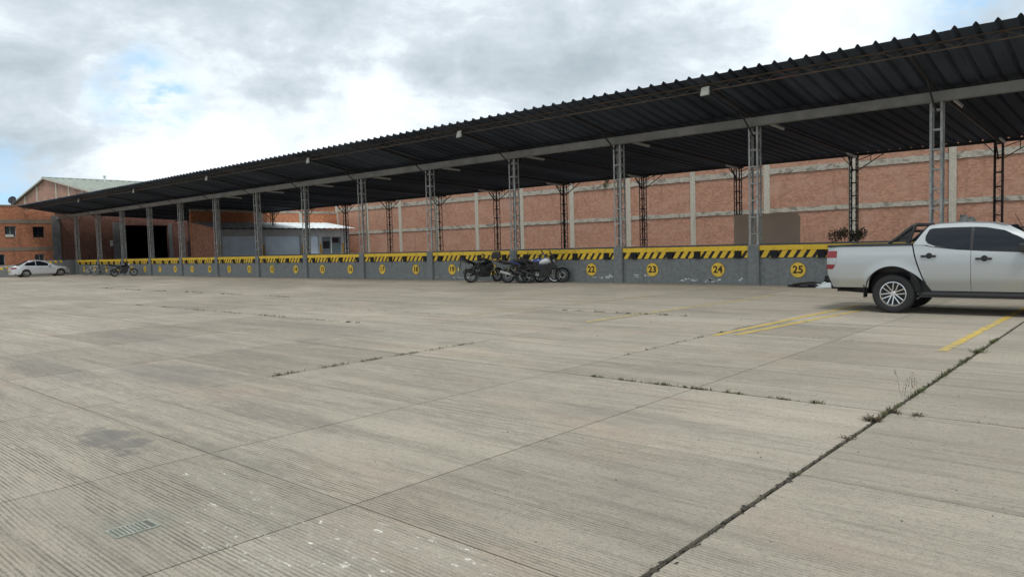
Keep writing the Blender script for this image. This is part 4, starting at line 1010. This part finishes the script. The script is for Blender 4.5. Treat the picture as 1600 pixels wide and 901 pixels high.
# ------------------------------------------------------------------ motorcycles (local x forward, rear axle above origin)
def moto(name_label, loc, hd, paint, bright=False, wb=1.34, r=.305, tw=.12, steer=0.0, lean=5.0, topbox=False, tailup=.0, sport=False, screen=False, white_tail=False, helmet=False, scoot=False):
    t = thing('motorcycle', name_label, 'motorcycle', (*loc, 0), R(hd), 'motorcycles parked at the dock')
    t.rotation_euler = (R(lean), 0, R(hd))
    def wheel2(parent, x, z0, wd):
        w_ = put('wheel', None, parent, (x, 0, z0)); w_.empty_display_size = .1
        b = MB(); b.lathe([(r-.07, -wd*.38), (r-.045, -wd*.5), (r-.018, -wd*.36), (r, -wd*.1), (r, wd*.1), (r-.018, wd*.36), (r-.045, wd*.5), (r-.07, wd*.38), (r-.07, -wd*.38)], 30, 'y'); b.build('tyre', tyre_m, w_, smooth=40)
        b = MB(); b.lathe([(r-.068, -.04), (r-.09, -.03), (r-.09, .03), (r-.068, .04), (r-.068, -.04)], 28, 'y')
        for k in range(10):
            a = 2*math.pi*k/10; b.bar((.03*math.cos(a), 0, .03*math.sin(a)), ((r-.085)*math.cos(a+.12), 0, (r-.085)*math.sin(a+.12)), .016, .02, (0, 1, 0))
        b.tube([(0, -.07, 0), (0, .07, 0)], .035, 10); b.build('rim', darkmetal, w_)
        b = MB(); b.lathe([(.075, -.062), (.105, -.062), (.105, -.066), (.075, -.066), (.075, -.062)], 24, 'y'); b.build('brake_disc', steelgrey, w_)
    wheel2(t, 0, r, tw*1.05)
    # front end turns about the steering head
    hx, hz = wb-.46, .93
    fk = put('fork', None, t, (hx, 0, hz)); fk.rotation_euler = (0, 0, R(steer)); fk.empty_display_size = .1
    ax = Vector((wb-hx, 0, r-hz))
    b = MB()
    for s_ in (-.085, .085): b.tube([(.0, s_, .02), (ax.x*.55, s_, ax.z*.55), (ax.x, s_, ax.z)], [.02, .022, .027], 8)
    b.box((-.05, -.10, -.01), (.05, .10, .02)); b.build('fork_leg', steelgrey if bright else darkmetal, fk)
    b = MB(); b.tube([(-.16, -.36, .14), (-.04, -.20, .12), (0, -.05, .06), (0, .05, .06), (-.04, .20, .12), (-.16, .36, .14)], .012, 8); b.tube([(-.20, -.40, .14), (-.10, -.27, .13)], .019, 8); b.tube([(-.20, .40, .14), (-.10, .27, .13)], .019, 8); b.build('handlebar', blackpl, fk)
    b = MB()
    for s_ in (-1, 1): b.tube([(-.05, s_*.22, .13), (-.02, s_*.27, .26)], .007, 6); b.ball((-.02, s_*.30, .29), (.02, .06, .04), 10, 6)
    b.build('mirror', blackpl, fk)
    b = MB(); b.lathe([(0, .10), (.075, .09), (.085, .05), (.06, -.04), (0, -.05)], 16, 'x', (.12, 0, -.04)); b.build('headlight', clearlens, fk, smooth=40)
    b = MB(); b.grid(lambda u, v: (ax.x+(r+.035)*math.cos(math.pi*(.18+.62*u)), (-.065+.13*v), ax.z+(r+.035)*math.sin(math.pi*(.18+.62*u))), 12, 3); b.build('front_mudguard', paint, fk, smooth=60)
    # wheel parented through the fork would be a fourth level, so the front wheel rides on the thing, turned the same way
    wf = MB(); 
    ang = R(steer); fx, fy = hx+ax.x*math.cos(ang), ax.x*math.sin(ang)
    w_ = put('wheel', None, t, (fx, fy, r)); w_.rotation_euler = (0, 0, ang); w_.empty_display_size = .1
    b = MB(); wd = tw*.85
    b.lathe([(r-.06, -wd*.38), (r-.04, -wd*.5), (r-.016, -wd*.36), (r, -wd*.1), (r, wd*.1), (r-.016, wd*.36), (r-.04, wd*.5), (r-.06, wd*.38), (r-.06, -wd*.38)], 30, 'y'); b.build('tyre', tyre_m, w_, smooth=40)
    b = MB(); b.lathe([(r-.058, -.035), (r-.08, -.028), (r-.08, .028), (r-.058, .035), (r-.058, -.035)], 28, 'y')
    for k in range(10):
        a = 2*math.pi*k/10; b.bar((.03*math.cos(a), 0, .03*math.sin(a)), ((r-.075)*math.cos(a+.12), 0, (r-.075)*math.sin(a+.12)), .015, .02, (0, 1, 0))
    b.tube([(0, -.075, 0), (0, .075, 0)], .032, 10); b.build('rim', chrome if bright else darkmetal, w_)
    b = MB(); b.lathe([(.09, -.05), (.125, -.05), (.125, -.055), (.09, -.055), (.09, -.05)], 24, 'y'); b.build('brake_disc', steelgrey, w_)
    # frame, swing arm, engine
    b = MB()
    b.tube([(hx-.02, 0, hz-.06), (hx-.10, 0, .60), (hx-.14, 0, .32), (.46, 0, .27), (.36, 0, .42)], .024, 8)
    b.tube([(hx-.02, 0, hz-.05), (.55, 0, .80), (.30, 0, .74), (-.25, 0, .86+tailup)], .024, 8)
    for s_ in (-1, 1): b.tube([(.36, s_*.05, .42), (0, s_*.09, r)], .024, 8); b.tube([(.32, s_*.10, .72), (.36, s_*.07, .40)], .018, 8); b.tube([(.02, s_*.12, r+.03), (.16, s_*.12, .70)], [.025, .035], 8)
    b.build('frame', blackpl, t)
    b = MB(); b.box((.40, -.16, .24), (.84, .16, .48)); b.prism([(.46, .48), (.84, .46), (.92, .72), (.50, .74)], 'y', -.13, .13); b.prism([(.84, .30), (.92, .40), (.96, .66), (.90, .68)], 'y', -.12, .12); b.lathe([(0, -.16), (.10, -.155), (.11, -.12), (.11, .12), (.10, .155), (0, .16)], 16, 'y', (.52, 0, .36)); e_ = b.build('engine', darkmetal, t)
    mo = e_.modifiers.new('Bevel', 'BEVEL'); mo.width = .015; mo.segments = 2
    b = MB()
    for k in range(5): b.box((.58+.02*k*.5, -.105, .49+.04*k), (.80+.02*k*.5, .105, .50+.04*k))
    b.build('cooling_fin', steelgrey, t)
    b = MB(); b.tube([(.82, -.05, .56), (.90, -.09, .40), (.75, -.13, .25), (.35, -.15, .28), (.10, -.17, .38)], .022, 8); b.tube([(.12, -.17, .37), (-.30, -.18, .50+tailup*.6)], [.045, .055], 12); b.build('exhaust', steelgrey if bright and topbox else darkmetal, t, smooth=40); b = MB(); b.lathe([(0, -.178), (.085, -.176), (.095, -.16), (0, -.16)], 16, 'y', (.62, 0, .37)); b.build('engine_cover', steelgrey if bright else darkmetal, t)
    b = MB(); b.tube([(.46, .15, .30), (.33, .32, .015)], .012, 6); b.build('kickstand', blackpl, t)
    b = MB(); b.box((.50, -.28, .31), (.54, -.12, .33)); b.box((.50, .12, .31), (.54, .28, .33)); b.build('footpeg', rubber, t)
    # tank: loft
    secs = [(.98-.07, .06, .78, .86), (.86, .13, .76, .98), (.72, .155, .74, 1.03), (.56, .135, .74, .98), (.42, .09, .74, .86)]
    b = MB(); rows_ = []
    for x_, hw, z0, z1 in secs:
        rows_.append([(x_, hw*math.cos(a)*(1 if math.sin(a) > 0 else .8), (z0+z1)/2+(z1-z0)/2*math.sin(a)) for a in [2*math.pi*k/16 for k in range(16)]])
    b.add([p for q in rows_ for p in q], [(i*16+k, i*16+(k+1) % 16, (i+1)*16+(k+1) % 16, (i+1)*16+k) for i in range(4) for k in range(16)]+[tuple(range(16)), tuple(range(64, 80))]); b.build('tank', paint, t, smooth=60)
    for s_ in (-1, 1):
        b = MB(); b.prism([(.62, .72), (.96, .86), (1.02, .66), (.88, .50), (.70, .56)], 'y', s_*.14, s_*.165); o = b.build('side_fairing', blackbike if paint is whitebike else paint, t)
        b = MB(); b.prism([(.22, .56), (.46, .58), (.44, .78), (.16, .82+tailup*.5)], 'y', s_*.10, s_*.125); b.build('side_cover', blackbike if paint is not blackbike else blackpl, t)
    secs = [(.46, .09, .78, .86), (.30, .13, .77, .845), (.10, .13, .79+tailup*.4, .87+tailup*.4), (-.12, .11, .83+tailup*.8, .93+tailup*.8), (-.34, .07, .90+tailup, .98+tailup)]
    b = MB(); rows_ = []
    for x_, hw, z0, z1 in secs: rows_.append([(x_, hw*math.cos(a), (z0+z1)/2+(z1-z0)/2*math.sin(a)) for a in [2*math.pi*k/14 for k in range(14)]])
    b.add([p for q in rows_ for p in q], [(i*14+k, i*14+(k+1) % 14, (i+1)*14+(k+1) % 14, (i+1)*14+k) for i in range(4) for k in range(14)]+[tuple(range(14)), tuple(range(56, 70))]); b.build('seat', blackpl, t, smooth=60)
    b = MB(); b.prism([(-.02, .74+tailup*.5), (-.10, .84+tailup*.8), (-.46, .95+tailup), (-.50, .92+tailup), (-.20, .80+tailup*.7)], 'y', -.075, .075); tlp = b.build('tail', blackbike if paint is whitebike else paint, t)
    b = MB(); b.box((-.525, -.05, .89+tailup), (-.495, .05, .94+tailup)); b.build('tail_lamp', redlens, tlp)
    b = MB(); b.grid(lambda u, v: ((r+.05)*math.cos(math.pi*(.42+.50*u))-.0, -.07+.14*v, r+(r+.05)*math.sin(math.pi*(.42+.50*u))), 10, 2); b.bar((-.40, 0, .86+tailup), (-.52, 0, .50), .10, .012); b.build('rear_mudguard', blackpl, t)
    b = MB(); b.box((-.53, -.085, .52), (-.52, .085, .66), Matrix.Translation((-.02, 0, 0))); b.build('number_plate', light_h if topbox else plate_m, t)
    b = MB(); b.tube([(.10, .14, .86), (-.30, .11, .97+tailup), (-.42, 0, 1.0+tailup), (-.30, -.11, .97+tailup), (.10, -.14, .86)], .011, 6); b.build('grab_rail', darkmetal, t)
    if screen:
        b = MB(); b.prism([(hx+.10, 1.02), (hx+.22, .82), (hx+.26, .86), (hx-.0, 1.24), (hx-.04, 1.22)], 'y', -.13, .13); b.build('fairing', blackbike if paint is whitebike else paint, t); b = MB(); b.prism([(hx+.0, 1.18), (hx+.04, 1.18), (hx-.06, 1.36), (hx-.09, 1.35)], 'y', -.11, .11); b.build('windshield', glass, t)
    if topbox:
        b = MB(); b.prism([(-.62, 1.04), (-.26, 1.02), (-.24, 1.10), (-.28, 1.30), (-.56, 1.30), (-.66, 1.16)], 'y', -.21, .21); o = b.build('top_box', blackpl, t); mo = o.modifiers.new('Bevel', 'BEVEL'); mo.width = .03; mo.segments = 2
        b = MB(); b.box((-.668, -.17, 1.12), (-.655, .17, 1.16)); b.build('reflector', redlens, o)
    return t
moto('black trail motorcycle with its front wheel turned, standing alone before dock twenty', (-22.05, 22.14), 66, blackbike, steer=24, lean=-6, tailup=.10, r=.31, tw=.12)
moto('black motorcycle with rear top box and white wheel guard, first of the group', (-20.22, 22.44), 40, blackbike, lean=4, topbox=True, bright=True, r=.30)
moto('blue tanked motorcycle with black screen, between the top box one and the white one', (-19.50, 22.50), 42, blue_p, bright=True, lean=5, screen=True, r=.30)
moto('white and black sport motorcycle standing nearest to dock twenty two', (-19.22, 22.62), 40, whitebike, lean=5, sport=True, tailup=.10, screen=True, r=.31, tw=.13, wb=1.36)
moto('black scooter like motorcycle standing alone beside the bicycles at the far dock end', (-60.55, 21.80), 70, blackbike, lean=5, r=.30)
# white front mudguard and helmets seen on the group
for lab, p, mm in (('white helmet resting on the blue motorcycle', (-19.13, 22.83, .99), whitebike), ('grey helmet on the seat of the top box motorcycle', (-20.05, 22.60, .90), steelgrey)):
    pass

# ------------------------------------------------------------------ bicycles
def bicycle(label, loc, hd, paint, lean):
    t = thing('bicycle', label, 'bicycle', (*loc, 0), 0, 'bicycles leaning at the dock'); t.rotation_euler = (R(lean), 0, R(hd))
    for x_ in (0, 1.04):
        w_ = put('wheel', None, t, (x_, 0, .335)); w_.empty_display_size = .1
        b = MB(); b.lathe([(.30, -.018), (.335, 0), (.30, .018), (.29, 0), (.30, -.018)], 28, 'y'); b.build('tyre', tyre_m, w_)
        b = MB(); 
        for k in range(14):
            a = 2*math.pi*k/14; b.bar((.02*math.cos(a), 0, .02*math.sin(a)), (.295*math.cos(a+.2), 0, .295*math.sin(a+.2)), .005)
        b.lathe([(.285, -.012), (.298, -.012), (.298, .012), (.285, .012), (.285, -.012)], 28, 'y'); b.tube([(0, -.05, 0), (0, .05, 0)], .02, 8); b.build('rim', chrome, w_)
    b = MB(); B, ST, HD, AX = (.43, 0, .29), (.30, 0, .82), (.86, 0, .84), (0, 0, .335)
    b.tube([B, ST], .018, 8); b.tube([(.33, 0, .76), (.87, 0, .80)], .018, 8); b.tube([B, (.89, 0, .70)], .02, 8)
    for s_ in (-.04, .04): b.tube([B, (0, s_, .335)], .011, 6); b.tube([(.32, 0, .76), (0, s_, .335)], .009, 6); b.tube([(.90, s_, .66), (1.04, s_, .335)], .012, 6)
    b.tube([HD, (.90, 0, .66)], .02, 8); b.build('frame', paint, t)
    b = MB(); b.tube([(.80, -.28, .98), (.86, -.1, .96), (.86, .1, .96), (.80, .28, .98)], .012, 8); b.tube([HD, (.85, 0, .96)], .013, 8); b.build('handlebar', blackpl, t)
    b = MB(); b.prism([(.16, .90), (.42, .88), (.42, .91), (.18, .95)], 'y', -.06, .06); b.tube([ST, (.28, 0, .90)], .013, 8); b.build('saddle', blackpl, t)
    b = MB(); b.lathe([(.02, -.03), (.09, -.03), (.09, -.034), (.02, -.034), (.02, -.03)], 20, 'y', B); b.bar((.43, -.06, .29), (.52, -.06, .16), .014); b.bar((.43, .06, .29), (.34, .06, .42), .014); b.build('crank', darkmetal, t)
    return t
bicycle('white bicycle parked beside the dock nearest the silver saloon', (-69.1, 22.6), 74, whitebike, 6)
bicycle('dark bicycle parked between the white bicycle and the black motorcycle', (-66.9, 22.55), 70, darkmetal, 6)

# ------------------------------------------------------------------ small things on the dock and yard
q = MB()
pts = [(-15.30, 1.315), (-12.10, 1.315), (-12.10, 2.50), (-12.18, 2.66), (-12.34, 2.715), (-15.30, 2.735)]
q.prism(pts, 'y', 0, .025); bo = q.build('board', ply); bo.location = (-.35, 33.95, 0)
tag(bo, 'large grey brown board standing on the dock behind the column left of dock twenty five', 'board')
def leaves(b, c, rad, n, size, r_, squash=1.0, up_=.3):
    for _ in range(n):
        d = Vector((r_.gauss(0, 1), r_.gauss(0, 1), r_.gauss(0, 1))).normalized()*r_.random()**.45
        p = Vector(c)+Vector((d.x*rad[0], d.y*rad[1], d.z*rad[2]))
        a = Vector((r_.gauss(0, 1), r_.gauss(0, 1), r_.gauss(0, 1)+up_)).normalized(); s_ = size*r_.uniform(.6, 1.3)
        e_ = a.cross(Vector((r_.gauss(0, 1), r_.gauss(0, 1), r_.gauss(0, 1)))).normalized()
        b.add([p-a*s_*.5, p+e_*s_*.28, p+a*s_*.6, p-e_*s_*.28], [(0, 1, 2, 3)])
def bush(label, loc, blobs, n, size, mat, seed):
    t = thing('bush', label, 'bush', loc); r_ = random.Random(seed)
    b = MB()
    for c, rad in blobs: leaves(b, c, rad, n, size, r_)
    o = b.build('foliage', mat, t, fix=False); o['kind'] = 'stuff'
    b = MB()
    for c, rad in blobs:
        for k in range(3): b.tube([(c[0]*.3, c[1]*.3, 0), (c[0]+r_.uniform(-.1, .1), c[1], c[2]+rad[2]*.4)], [.012, .005], 5)
    b.build('stem', brownweed, t)
    return t
bush('low brown green bush on the dock behind the pickup bed', (-10.45, 33.9, ZD), [((-.45, 0, .28), (.35, .25, .30)), ((-.1, 0, .40), (.25, .2, .26)), ((.35, .1, .26), (.35, .25, .28)), ((.65, 0, .34), (.25, .2, .3))], 300, .085, leafd, 3)
bush('small green plant rooted on the boundary wall upper beam', (-29.1, 42.92, 5.68), [((0, 0, .16), (.24, .08, .2)), ((-.15, -.05, -.10), (.15, .06, .2))], 110, .08, leaf_m, 4)
# heap beside the pickup tail: black film, white bag
def crumple(name, label, cat, loc, r3, mat, seed, flat=.0):
    r_ = random.Random(seed); b = MB(); n, m_ = 20, 10
    import mathutils
    def P(u, v):
        th = 2*math.pi*u; ph = math.pi*.5*v
        d = Vector((math.cos(th)*math.cos(ph), math.sin(th)*math.cos(ph), math.sin(ph)))
        k = 1+.35*mathutils.noise.noise(d*2.3+Vector((seed, 0, 0)))+.22*mathutils.noise.noise(d*6+Vector((0, seed, 0)))
        return (d.x*r3[0]*k, d.y*r3[1]*k, max(0, d.z*r3[2]*k))
    b.grid(P, n, m_); o = b.build(name, mat, None, smooth=25); o.location = loc; return tag(o, label, cat)
crumple('plastic_film', 'flattened black plastic film on the ground under dock twenty five', 'plastic film', (-8.15, 23.1, .001), (.75, .30, .13), bagblack, 2)
crumple('bin_bag', 'black rubbish bag slumped against the dock behind the pickup tail', 'bin bag', (-7.45, 23.35, .001), (.45, .30, .40), bagblack, 5)
crumple('plastic_bag', 'white crumpled plastic bag on the ground beside the black film', 'plastic bag', (-7.62, 22.88, .001), (.30, .2, .15), bagwhite, 9)
crumple('tarpaulin', 'grey crumpled tarpaulin heap on the dock above the pickup roof', 'tarpaulin', (-4.25, 24.6, ZD+.001), (.42, .35, .66), steelgrey, 12)
# drain grate cast in the slab
dg = thing('drain_grate', 'small grey green slotted drain grate let into the foreground concrete', 'drain grate', (-4.28, 1.56, .001), R(0))
q = MB(); W_, H_ = .085, .120
q.box((-W_, -H_, 0), (W_, -H_+.018, .004)); q.box((-W_, H_-.018, 0), (W_, H_, .004)); q.box((-W_, -H_+.018, 0), (-W_+.018, H_-.018, .004)); q.box((W_-.018, -H_+.018, 0), (W_, H_-.018, .004)); q.build('rim', grate_m, dg)
q = MB(); q.box((-W_+.02, -H_+.02, 0), (W_-.02, H_-.02, .0006)); q.build('opening', simple('grate_gap', (.12, .12, .10), .9), dg)
sl2 = MB(); sl2.box((-W_+.0185, -.0065, .0007), (W_-.0185, .0065, .0038)); slm = sl2.mesh('slat', grate_m)
for k in range(8): put('slat', slm, dg, (0, -H_+.034+k*.0218, 0))
# weeds: blades along the joints, and larger tufts
def blades(b, x, y, n, h, spread, r_, flat=.0):
    for _ in range(n):
        a = r_.uniform(0, 2*math.pi); l_ = h*r_.uniform(.4, 1.2); t_ = r_.uniform(.2, 1.1)+flat
        p = Vector((x+r_.gauss(0, spread), y+r_.gauss(0, spread), -.004)); d = Vector((math.cos(a)*math.sin(t_), math.sin(a)*math.sin(t_), math.cos(t_)))
        s_ = Vector((-math.sin(a), math.cos(a), 0))*l_*.075
        m_ = p+d*l_*.55; e_ = p+d*l_+Vector((math.cos(a), math.sin(a), -.3))*l_*.25
        b.add([p-s_*.6, p+s_*.6, m_+s_, m_-s_], [(0, 1, 2, 3)]); b.add([m_-s_, m_+s_, e_], [(0, 1, 2)])
r_ = random.Random(21)
jw = MB()
def joint_run(p, q_, n, h, spread=.008):
    for _ in range(n):
        u = r_.random(); cl_ = .5+.5*math.sin(u*37+p[0])
        if r_.random() > cl_: continue
        blades(jw, p[0]+(q_[0]-p[0])*u, p[1]+(q_[1]-p[1])*u, r_.randint(2, 6), h*r_.uniform(.5, 1.2), spread, r_)
joint_run((-4.9, 6.816), (-2.3, 6.816), 420, .040)
joint_run((-1.2, 6.816), (-.2, 6.816), 40, .03)
joint_run((-1.742, 6.2), (-1.742, 12.5), 620, .048, .014)
joint_run((-1.742, 2.6), (-1.742, 6.2), 260, .018, .014)
joint_run((-8.16, 4.6), (-8.16, 8.2), 320, .045, .015)
joint_run((-8.16, 8.2), (-8.16, 11), 40, .03)
joint_run((-5.435, 8.3), (-5.435, 12.5), 240, .035)
joint_run((-24, 9.218), (-12.5, 9.218), 420, .05)
joint_run((-40, 13.405), (-22, 13.405), 420, .06)
joint_run((-10.4, 13.405), (-7.2, 13.405), 260, .05)
joint_run((-15.2, 11.3), (-11.5, 11.3), 40, .045)
joint_run((-4.7, 11.3), (-3.2, 11.3), 20, .03)
o = jw.build('joint_weeds', grassm, None, fix=False); tag(o, 'sparse short weeds growing along the concrete joints', 'weeds', kind='stuff')
dt = MB()
for _ in range(750):   # ragged dirt and grit filling the widest joint
    y = r_.uniform(1.4, 15); x = -1.742+r_.gauss(0, .012); s_ = r_.uniform(.003, .011)
    dt.add([(x-s_, y-s_*2, .0012), (x+s_, y-s_*1.4, .0012), (x+s_*.7, y+s_*2, .0012), (x-s_*.8, y+s_*1.5, .0012), (x, y, .0012+s_*.22)], [(0, 1, 4), (1, 2, 4), (2, 3, 4), (3, 0, 4)])
o = dt.build('dirt', joint_dirt, None, fix=False); tag(o, 'dark dirt and grit spilling from the widest joint', 'dirt', kind='stuff')
TUFTS = [(-1.765, 6.42, 46, .085, .04, 'widest brown weed tuft, on the joint corner in the right foreground'), (-1.72, 6.83, 34, .075, .05, 'brown weed tuft at the crossing of the two weedy joints'),
         (-1.52, 6.80, 22, .06, .03, 'small dark weed tuft just right of the joint crossing'), (-1.75, 4.66, 26, .035, .025, 'flat weed tuft on the wide joint nearest the camera'),
         (-1.752, 5.73, 24, .05, .035, 'flat brown weed tuft on the wide joint below the joint crossing'), (-1.74, 10.9, 34, .09, .06, 'low weed tuft on the wide joint beside the painted yellow line'),
         (-2.36, 6.82, 24, .06, .04, 'green weed tuft at the right end of the grassy cross joint'), (-8.16, 4.78, 24, .06, .05, 'green weed tuft at the near end of the far weedy joint'),
         (-8.15, 6.95, 20, .05, .04, 'dark weed tuft at the far joint crossing'), (-12.9, 9.22, 22, .07, .05, 'dark weed tuft ending the long cross joint'), (-8.6, 13.38, 24, .07, .06, 'dark weed tuft on the joint crossing the faded yellow line')]
for x_, y_, n_, h_, s_, lab in TUFTS:
    b = MB(); blades(b, 0, 0, n_*2, h_*.85, s_*.65, r_, .3)
    o = b.build('weed', brownweed if 'brown' in lab or 'dark' in lab else grassm, None, fix=False); o.location = (x_, y_, .002); tag(o, lab, 'weed', 'weeds in the concrete joints')
b = MB()
for k in range(6):
    a = r_.uniform(0, 6.28); h_ = r_.uniform(.12, .28); p = [(r_.gauss(0, .05), r_.gauss(0, .09), 0)]; p.append((p[0][0]+math.cos(a)*.02, p[0][1]+math.sin(a)*.03, h_*.6)); p.append((p[1][0]+math.cos(a)*.03, p[1][1]+math.sin(a)*.03, h_))
    b.tube(p, [.0015, .001, .0007], 4)
    for q_ in range(5):
        u = r_.uniform(.4, 1); b.ball((p[1][0]+(p[2][0]-p[1][0])*u, p[1][1]+(p[2][1]-p[1][1])*u, h_*u+.0), (.004, .004, .006), 5, 4)
o = b.build('weed', brownweed, None, fix=False); o.location = (-1.76, 7.55, .0); tag(o, 'tall thin dry weed stalks with seed heads rising from the wide joint', 'weed', 'weeds in the concrete joints')
# scattered leaf litter / pebbles
b = MB()
for k in range(150):
    if k < 60: x_, y_ = r_.uniform(-4, .2), r_.uniform(2.2, 9)
    else: x_, y_ = r_.uniform(-22, -4), r_.uniform(2.5, 20)
    s_ = r_.uniform(.003, .008)*(1 if y_ < 9 else 1.8); a = r_.uniform(0, 6.28); c2, s3 = math.cos(a)*s_, math.sin(a)*s_
    b.add([(x_-c2, y_-s3, .001), (x_+s3, y_-c2, .001), (x_+c2*1.3, y_+s3*1.3, .001), (x_-s3, y_+c2, .001), (x_, y_, .001+s_*.8)], [(0, 1, 4), (1, 2, 4), (2, 3, 4), (3, 0, 4)])
o = b.build('gravel', joint_dirt, None, fix=False); tag(o, 'scattered dark grit and leaf crumbs on the concrete', 'grit', kind='stuff')
